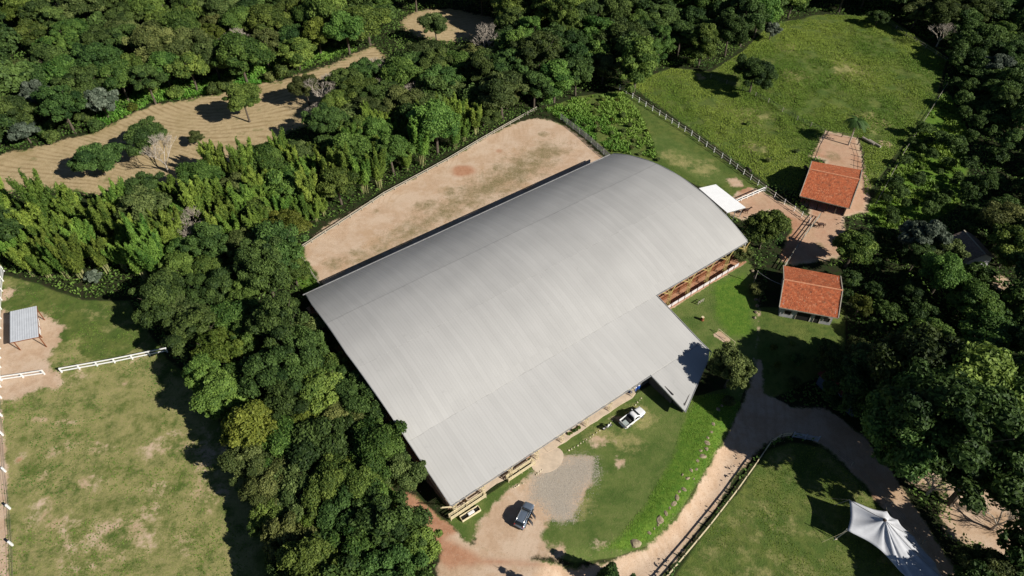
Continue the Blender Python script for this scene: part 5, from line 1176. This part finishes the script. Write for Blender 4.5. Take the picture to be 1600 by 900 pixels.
# wood between field and sand arena
zone([(480, 135), (560, 112), (640, 82), (700, 84), (790, 76), (835, 140), (770, 165), (700, 150), (600, 165), (500, 190)], 7, 6.4, [('olive', 4), ('dark', 3), ('mid', 1.5), ('bare', 1.0)], 50, 'in the wood below the tan clearing', (.62, .95))
zone([(330, 236), (420, 232), (500, 210), (600, 172), (700, 158), (770, 170), (800, 172), (740, 215), (640, 255), (570, 300), (490, 345), (430, 380), (380, 330), (300, 290)], 6.5, 6.0, [('bamboo', 9), ('mid', 2.6), ('yellow', .5), ('olive', .9)], 110, 'in the bamboo wood above the sand arena', (.55, 1.0))
zone([(-60, 308), (60, 312), (150, 310), (250, 282), (300, 286), (375, 330), (330, 380), (250, 400), (150, 395), (70, 400), (-60, 370)], 7.5, 6.2, [('bamboo', 8), ('mid', 2.0), ('olive', 1.2), ('dark', .8), ('bare', .3)], 110, 'in the bamboo wood above the left paddock', (.6, 1.1))
zone([(250, 405), (330, 385), (400, 360), (455, 395), (480, 440), (500, 490), (470, 520), (330, 520), (275, 500), (230, 440)], 7.5, 6.3, BL, 45, 'in the wood between paddock and hall corner', (.6, .95), 2.0)
zone([(290, 520), (400, 520), (510, 540), (560, 600), (600, 660), (590, 700), (480, 700), (380, 690), (330, 610)], 7.5, 6.2, BL, 60, 'in the wood along the left gable', (.6, .95), 2.5)
zone([(375, 700), (480, 705), (600, 705), (640, 735), (610, 780), (620, 820), (640, 920), (430, 920), (420, 810)], 7.0, 5.9, BL, 60, 'in the wood at the bottom edge', (.55, .88), 3.0)
zone([(845, 175), (900, 150), (975, 150), (1010, 190), (1030, 245), (1000, 240), (950, 232), (905, 200), (870, 185)], 1.2, 3.0, [('shrub', 1)], 26, 'in the weeds behind the sand arena', (.2, .42), .5, free=True)
zone([(880, 215), (915, 215), (960, 250), (950, 235)], 1.2, 3.0, [('shrub', 1)], 5, 'by the metal fence of the sand arena', (.3, .5), .5, free=True)
# right-hand side
zone([(1300, -60), (1640, -60), (1640, 30), (1500, 32), (1440, 22), (1400, 8), (1300, 6)], 9, 7.5, BD, 60, 'in the top right corner forest', (.8, 1.1))
zone([(1510, 40), (1640, 40), (1640, 180), (1540, 190), (1512, 150), (1500, 80)], 6, 6.0, BD, 60, 'in the wood right of the pasture', (.5, .85))
zone([(1480, 190), (1640, 185), (1640, 340), (1520, 340), (1510, 300), (1520, 230)], 7, 7.0, BD, 45, 'above the hidden house at right', (.65, 1.0))
zone([(1385, 290), (1420, 230), (1450, 180), (1500, 180), (1515, 240), (1500, 300), (1440, 330), (1400, 340)], 4.5, 5.2, [('yellow', 2), ('mid', 3), ('shrub', 6), ('olive', 1)], 40, 'on the scrubby slope right of the pasture', (.4, .7), free=True)
zone([(1325, 400), (1350, 350), (1400, 330), (1480, 350), (1490, 420), (1470, 480), (1400, 500), (1335, 470)], 6, 6.4, [('mid', 4), ('dark', 3), ('yellow', .7), ('olive', 2)], 32, 'in the wood right of the stables', (.6, .95))
zone([(1540, 390), (1640, 350), (1640, 560), (1500, 560), (1400, 560), (1345, 520), (1400, 500), (1500, 430)], 8, 7.6, BD, 60, 'in the wood at the middle right edge', (.7, 1.1))
zone([(1400, 575), (1480, 555), (1680, 550), (1680, 735), (1600, 730), (1500, 735), (1430, 700), (1400, 640)], 12.5, 8.6, [('dark', 6), ('mid', 2), ('olive', 1)], 50, 'above the pale clearing at lower right', (1.15, 1.45))
zone([(1510, 850), (1560, 850), (1640, 800), (1640, 930), (1500, 930)], 6, 6.5, BD, 16, 'in the bottom right corner', (.55, .9))
zone([(1310, 505), (1345, 520), (1365, 560), (1330, 575), (1300, 545)], 7, 6.5, BD, 6, 'in the strip below the nearer stable', (.6, .8))
zone([(1380, 665), (1440, 690), (1470, 715), (1450, 740), (1400, 700)], 6, 6, BD, 6, 'leaning over the dark road', (.6, .8))
zone([(1205, 520), (1290, 520), (1310, 570), (1230, 590)], 3, 3.2, [('shrub', 3)], 6, 'in the garden below the nearer stable', (.35, .6), free=True)
zone([(1120, 585), (1150, 600), (1145, 625), (1118, 620)], 1.5, 2.4, [('shrub', 1)], 7, 'under the tree by the annexe', (.5, .8), .6, free=True)
# low bushes that feather the wood edges
zone([(0, 232), (60, 218), (150, 195), (235, 152), (330, 138), (420, 122), (500, 92), (560, 72), (550, 62), (480, 82), (400, 105), (320, 120), (240, 130), (150, 170), (60, 190), (0, 200)], 1.5, 3.0, [('shrub', 1)], 90, 'along the forest foot above the tan field', (.7, 1.2), free=True)
zone([(1150, 430), (1290, 200), (1240, 190), (1100, 140)], .5, 8, [('shrub', 1)], 3, 'growing in the pasture', (.3, .5), free=True)
# the 255 zone trees that show largest become things of their own; the farthest rest are one wooded mass
TREEK = ('mid', 'dark', 'olive', 'yellow', 'grey', 'tall')
def shown(d):
    zc_ = d['y'] * math.cos(P) + (H - 8) * math.sin(P); v = d['s'] * protos[d['key']][d['idx']][3][1] / zc_
    inside = (0 < d['px'] < 1600) and (-35 < d['py'] < 900)
    return v if inside else v * .3
tr_ = sorted([d for d in PEND if d['key'] in TREEK], key=lambda d: -shown(d)); KEEP = set(id(d) for d in tr_[:255]); REST = tr_[255:]
ORDS = ORD
by = {}
for d in PEND:
    if d['key'] in TREEK and id(d) not in KEEP: continue
    by.setdefault((d['z'], d['key']), []).append(d)
for (z_, key), L_ in by.items():
    grp = LOOK[key] + 's ' + L_[0]['where']; n_ = len(L_); rows = max(1, math.ceil(n_ / 9)); L_.sort(key=lambda d: d['py']); per = math.ceil(n_ / rows)
    for r_ in range(rows):
        R_ = sorted(L_[r_ * per:(r_ + 1) * per], key=lambda d: d['px'])
        rn = '' if rows == 1 else (', ' + (['back', 'front'] if rows == 2 else ['back'] + ORD[1:rows - 1] + ['front'])[r_] + ' row,')
        for i, d in enumerate(R_):
            if n_ == 1: lab = LOOK[key] + ' ' + d['where']
            elif len(R_) == 1: lab = LOOK[key] + rn + ' ' + d['where']
            else: lab = ORD[i] + ' ' + LOOK[key] + ' from left' + rn + ' ' + d['where']
            plant(key, d['x'], d['y'], d['s'], lab, group=grp if n_ > 1 else None, idx=d['idx'], rz=d['rz'], sc3=d['sc3'])
print('REST', len(REST))
def massof(lst, name, label):
    V_, F_, T_ = [], [], []; o_ = 0; cache = {}
    for d in lst:
        me = protos[d['key']][d['idx']][1]
        if me.name not in cache:
            nv = len(me.vertices); co = np.empty(nv * 3, np.float32); me.vertices.foreach_get('co', co); tt = np.empty(nv, np.float32); me.attributes['tint'].data.foreach_get('value', tt)
            nq = sum(1 for _ in range(0)) ; ls = np.empty(len(me.polygons), np.int32); me.polygons.foreach_get('loop_total', ls); nq = int((ls == 4).sum())
            q = co.reshape(-1, 3)[:nq * 4].reshape(-1, 4, 3); t4 = tt[:nq * 4].reshape(-1, 4); sel = np.arange(0, nq, 3); q = q[sel]; c_ = q.mean(1, keepdims=True); q = c_ + (q - c_) * 1.7; cache[me.name] = (q, t4[sel])
        q, t4 = cache[me.name]; c, s_ = math.cos(d['rz']), math.sin(d['rz']); sc_ = np.array(d['sc3']); p_ = q * sc_
        p_ = np.stack([p_[..., 0] * c - p_[..., 1] * s_ + d['x'], p_[..., 0] * s_ + p_[..., 1] * c + d['y'], p_[..., 2] + hz(d['x'], d['y'])], -1)
        V_.append(p_.reshape(-1, 3)); T_.append(np.clip(t4 + ((d['rz'] * 13) % 1 - .5) * .5, 0, 1).ravel())
    V_ = np.concatenate(V_); tag(link(name, npmesh(name, V_, np.arange(len(V_)).reshape(-1, 4), LM['dark' if True else 'mid'], {'tint': np.concatenate(T_)})), label, 'woodland', kind='stuff')
if REST: massof(REST, 'far_woodland', 'farthest dark tree crowns merging into one mass along the top and right edges')
# continuation of the woods outside the frame and the leafy floor under the trees: stuff
print('TREES', NT)
rs = np.random.RandomState(5)
def woodmass(name, label, n_, xr, yr, test, seed):
    rs = np.random.RandomState(seed); lobes = []
    for _ in range(n_ * 6):
        x, y = rs.uniform(*xr), rs.uniform(*yr)
        if not test(x, y): continue
        h = rs.uniform(8, 13); r_ = rs.uniform(3.5, 5.5); z0 = hz(x, y)
        for k in range(7):
            a = k * .9; d = r_ * .5 * (k > 0); lobes.append((x + math.cos(a) * d, y + math.sin(a) * d, z0 + h * (.8 if k == 0 else rs.uniform(.45, .72)), r_ * .6, r_ * .6, r_ * .5, rs.uniform(.2, .7)))
        if len(lobes) > n_ * 7: break
    # leaf sampling without the pairwise test, which would be slow for so many lobes
    L_ = np.array(lobes); m_ = 420; P_ = []; N_ = []; T_ = []
    for lb in L_:
        d = rs.normal(size=(m_, 3)); d /= np.linalg.norm(d, axis=1)[:, None]; d[:, 2] = np.abs(d[:, 2]) * 1.0 - .15
        P_.append(lb[:3] + d * lb[3:6] * rs.uniform(.85, 1.08, (m_, 1))); N_.append(d); T_.append(np.full(m_, lb[6]))
    P_ = np.concatenate(P_); N_ = np.concatenate(N_) + rs.normal(0, .5, (len(P_), 3)); T_ = np.concatenate(T_); N_ /= np.linalg.norm(N_, axis=1)[:, None]
    u = np.cross(N_, rs.normal(size=P_.shape)); u /= np.linalg.norm(u, axis=1)[:, None]; v = np.cross(N_, u); s = rs.uniform(.3, .6, (len(P_), 1))
    q = np.stack([P_ - u * s, P_ + v * s * .7, P_ + u * s, P_ - v * s * .7], 1).reshape(-1, 3)
    me = npmesh(name, q, np.arange(len(q)).reshape(-1, 4), LM['dark'], {'tint': np.repeat(T_, 4)}); tag(link(name, me), label, 'woodland', kind='stuff')
def outframe(x, y):
    px, py = PXY(x, y, 8); return (px < -60 or px > 1660 or py < -62) and (px > -900 and px < 2500 and py > -210)
woodmass('distant_woodland', 'dark mass of forest carrying on past the edges of the photo', 230, (-330, 330), (60, 330), lambda x, y: outframe(x, y) and not (x < -60 and y < 100), 9)
# undergrowth: leaf sprays close to the forest floor
gxx = rs.uniform(-175, 175, 400000); gyy = rs.uniform(36, 235, 400000)
fm = np.ones(len(gxx), bool); ppx, ppy = PXY(gxx, gyy, 0)
fm &= (ppx > -30) & (ppx < 1630) & (ppy > -10) & (ppy < 930)
for q, m_ in ((PADDOCK, .5), (MEADOW, .3), (LAWN, .3), (EASTLAWN, .3), (PASTP, .5), (GRASSB, 1), (SAND, .8), (ROADP, .6), (FIELD, .2), (FIELD2, .2), (YARD, .6), (RIGHTCLEAR, -1), (SLOPE, .2), (BARNFLOOR, 1.5), (LEFTSOIL, .3), ([(1200, 415), (1320, 420), (1320, 520), (1200, 520)], .5), ([(1170, 480), (1320, 480), (1320, 560), (1200, 620), (1170, 560)], .3), ([(995, 470), (1165, 370), (1180, 640), (1000, 640)], 0), ([(690, 790), (760, 720), (880, 650), (1000, 600), (1120, 620), (1180, 640), (1000, 900), (700, 900)], .5)):
    fm &= sdist(gxx, gyy, Wp(q)) < -m_
ux, uy = gxx[fm][:130000], gyy[fm][:130000]; n_ = len(ux); uz = hh(ux, uy) + (_vn(ux, uy, 5, 21) + .5) * 2.4 * rs.uniform(.2, 1, n_)
Nn = rs.normal(0, .6, (n_, 3)); Nn[:, 2] += 1.0; Nn /= np.linalg.norm(Nn, axis=1)[:, None]; u = np.cross(Nn, rs.normal(size=(n_, 3))); u /= np.linalg.norm(u, axis=1)[:, None]; v = np.cross(Nn, u); s = rs.uniform(.12, .28, (n_, 1))
pp = np.stack([ux, uy, uz], 1); q = np.stack([pp - u * s * 1.3, pp + v * s * .7, pp + u * s * 1.3, pp - v * s * .7], 1).reshape(-1, 3)
tag(link('undergrowth', npmesh('undergrowth', q, np.arange(4 * n_).reshape(-1, 4), LM['mid'], {'tint': np.repeat(np.clip(_vn(ux, uy, 8, 22) + .5, 0, 1), 4)})), 'leafy undergrowth covering the floor between the trees', 'undergrowth', kind='stuff')
# grasses
def grass(name, label, polys, dens, hgt, wid, m, seed, inner=.3, clump=None, excl=()):
    rs = np.random.RandomState(seed); gx_, gy_ = [], []
    for pl in polys:
        pw = Wp(pl); lo, hi = pw.min(0), pw.max(0); lo = np.maximum(lo, (-110, 36)); n_ = int((hi[0] - lo[0]) * (hi[1] - lo[1]) * dens)
        a, b = rs.uniform(lo[0], hi[0], n_), rs.uniform(lo[1], hi[1], n_); k = sdist(a, b, pw) > inner; gx_.append(a[k]); gy_.append(b[k])
    a = np.concatenate(gx_); b = np.concatenate(gy_)
    for e in excl: k = sdist(a, b, Wp(e)) < 0; a, b = a[k], b[k]
    cl = _vn(a, b, 4.5, seed + 1) + .6 * _vn(a, b, 1.6, seed + 2)
    if clump is not None: k = cl > clump + rs.uniform(-.12, .12, len(a)); a, b, cl = a[k], b[k], cl[k]
    n_ = len(a); z = hh(a, b); base = np.stack([a, b, z], 1); V = []; T = []
    for j in range(4):
        an = rs.uniform(0, 6.28, n_); d = np.stack([np.cos(an), np.sin(an), np.zeros(n_)], 1); pr = np.stack([-np.sin(an), np.cos(an), np.zeros(n_)], 1)
        hh_ = hgt * (.6 + .8 * np.clip(cl + .5, 0, 1)) * rs.uniform(.7, 1.3, n_); le = rs.uniform(.4, 1.3, n_) * hh_; w_ = wid * rs.uniform(.6, 1.4, n_)
        p0 = base - pr * w_[:, None] * .5; p1 = base + pr * w_[:, None] * .5; top = base + d * le[:, None]; top[:, 2] += hh_
        V.append(np.stack([p0, p1, top + pr * w_[:, None] * .22, top - pr * w_[:, None] * .22], 1)); T.append(np.clip(_vn(a, b, 11, 31) * 1.5 + .5 + rs.normal(0, .18, n_), 0, 1))
    V = np.concatenate(V).reshape(-1, 3); T = np.repeat(np.concatenate(T), 4)
    tag(link(name, npmesh(name, V, np.arange(len(V)).reshape(-1, 4), m, {'tint': T})), label, 'grass', kind='stuff')
grass('tall_grass', 'tall tufted green grass covering the big pasture', [PASTP], 16.0, .17, .11, LM['grass'], 40, clump=-.30)
grass('lush_grass', 'bright green tall grass on the bank above the road', [[(960, 850), (1010, 790), (1050, 720), (1070, 660), (1085, 622), (1130, 615), (1160, 625), (1140, 665), (1115, 710), (1085, 760), (1055, 805), (1020, 838), (985, 855), (930, 858)]], 24, .08, .07, LM['lush'], 50, inner=-.3)
grass('slope_grass', 'bright rank grass on the slope right of the pasture', [SLOPE], 6, .5, .3, LM['lush'], 55, clump=-.2)
grass('weeds', 'rank green weeds in the corner behind the sand arena', [[(850, 172), (905, 150), (975, 145), (1000, 175), (1015, 205), (1030, 250), (1005, 245), (955, 238), (915, 212), (880, 190)]], 7, .5, .28, LM['grass'], 60, clump=-.25)
grass('meadow_grass', 'short rough grass in the lower meadow inside the road bend', [MEADOW], 10, .07, .09, LM['grass'], 70, clump=-.1)
grass('paddock_grass', 'patchy rough grass in the left paddock', [PADDOCK], 4.0, .08, .14, LM['grass'], 80, clump=-.05, excl=([(-40, 480), (20, 490), (60, 488), (98, 510), (92, 540), (75, 560), (95, 600), (60, 610), (20, 625), (-40, 640)],))
grass('edge_grass', 'rough grass along the forest foot beside the tan field', [[(0, 238), (60, 224), (150, 202), (235, 160), (330, 145), (420, 128), (500, 100), (560, 82), (550, 60), (480, 80), (400, 100), (320, 120), (240, 130), (150, 170), (60, 190), (0, 200)]], 4, .7, .34, LM['grass'], 90, clump=-.3)
# planting bed in the apron by the hall front
for i, q in enumerate([(889, 678), (893, 676), (897, 673), (901, 671), (905, 668)]):
    plant('shrub', *Gz(*q, .2), .16, ORD[i] + ' little garden plant from the left in the bed at the hall front', 'plant', 'garden plants in the bed', idx=i % 4)

# loose gravel and clods: far too many to count
def pebbles(name, label, poly, n_, r0, r1, m, seed, inner=.1):
    rs = np.random.RandomState(seed); pw = Wp(poly); lo, hi = pw.min(0), pw.max(0); a = rs.uniform(lo[0], hi[0], n_ * 3); b = rs.uniform(lo[1], hi[1], n_ * 3)
    k = sdist(a, b, pw) > inner - rs.exponential(.6, len(a)); a, b = a[k][:n_], b[k][:n_]; n_ = len(a); r = rs.uniform(r0, r1, n_) * rs.uniform(.5, 1, n_)
    O = np.array([(1, 0, 0), (0, 1, 0), (-1, 0, 0), (0, -1, 0), (0, 0, .7)]); th = rs.uniform(0, 6.28, n_); c, s_ = np.cos(th), np.sin(th); z = hh(a, b)
    V = np.stack([np.stack([a + r * (o[0] * c - o[1] * s_ * .7), b + r * (o[0] * s_ + o[1] * c * .7), z + r * (o[2] - .1)], 1) for o in O], 1).reshape(-1, 3)
    F_ = (np.array([(0, 1, 4), (1, 2, 4), (2, 3, 4), (3, 0, 4)])[None] + 5 * np.arange(n_)[:, None, None]).reshape(-1, 3)
    tag(link(name, npmesh(name, V, F_, m)), label, 'gravel', kind='stuff')
pebbles('gravel', 'loose grey gravel scattered over the pale patch beside the silver car', [(832, 745), (870, 722), (905, 712), (935, 714), (932, 745), (907, 768), (895, 815), (866, 815), (848, 792), (826, 775)], 5000, .04, .13, mat('gravel_stone', (.38, .34, .29), .9, var=.4, scale=8), 3)
pebbles('road_clods', 'small stones and clods lying on the dirt road and its edges', ROADP, 6000, .04, .13, mat('dirt_clod', (.40, .28, .20), .95, var=.4, scale=8), 4)
pebbles('arena_clods', 'dry tufts and clods strewn over the sand arena', [(520, 415), (640, 338), (760, 262), (850, 205), (905, 225), (840, 285), (760, 330), (560, 428)], 5000, .05, .15, mat('dry_tuft', (.24, .19, .10), .95, var=.4, scale=8), 5)
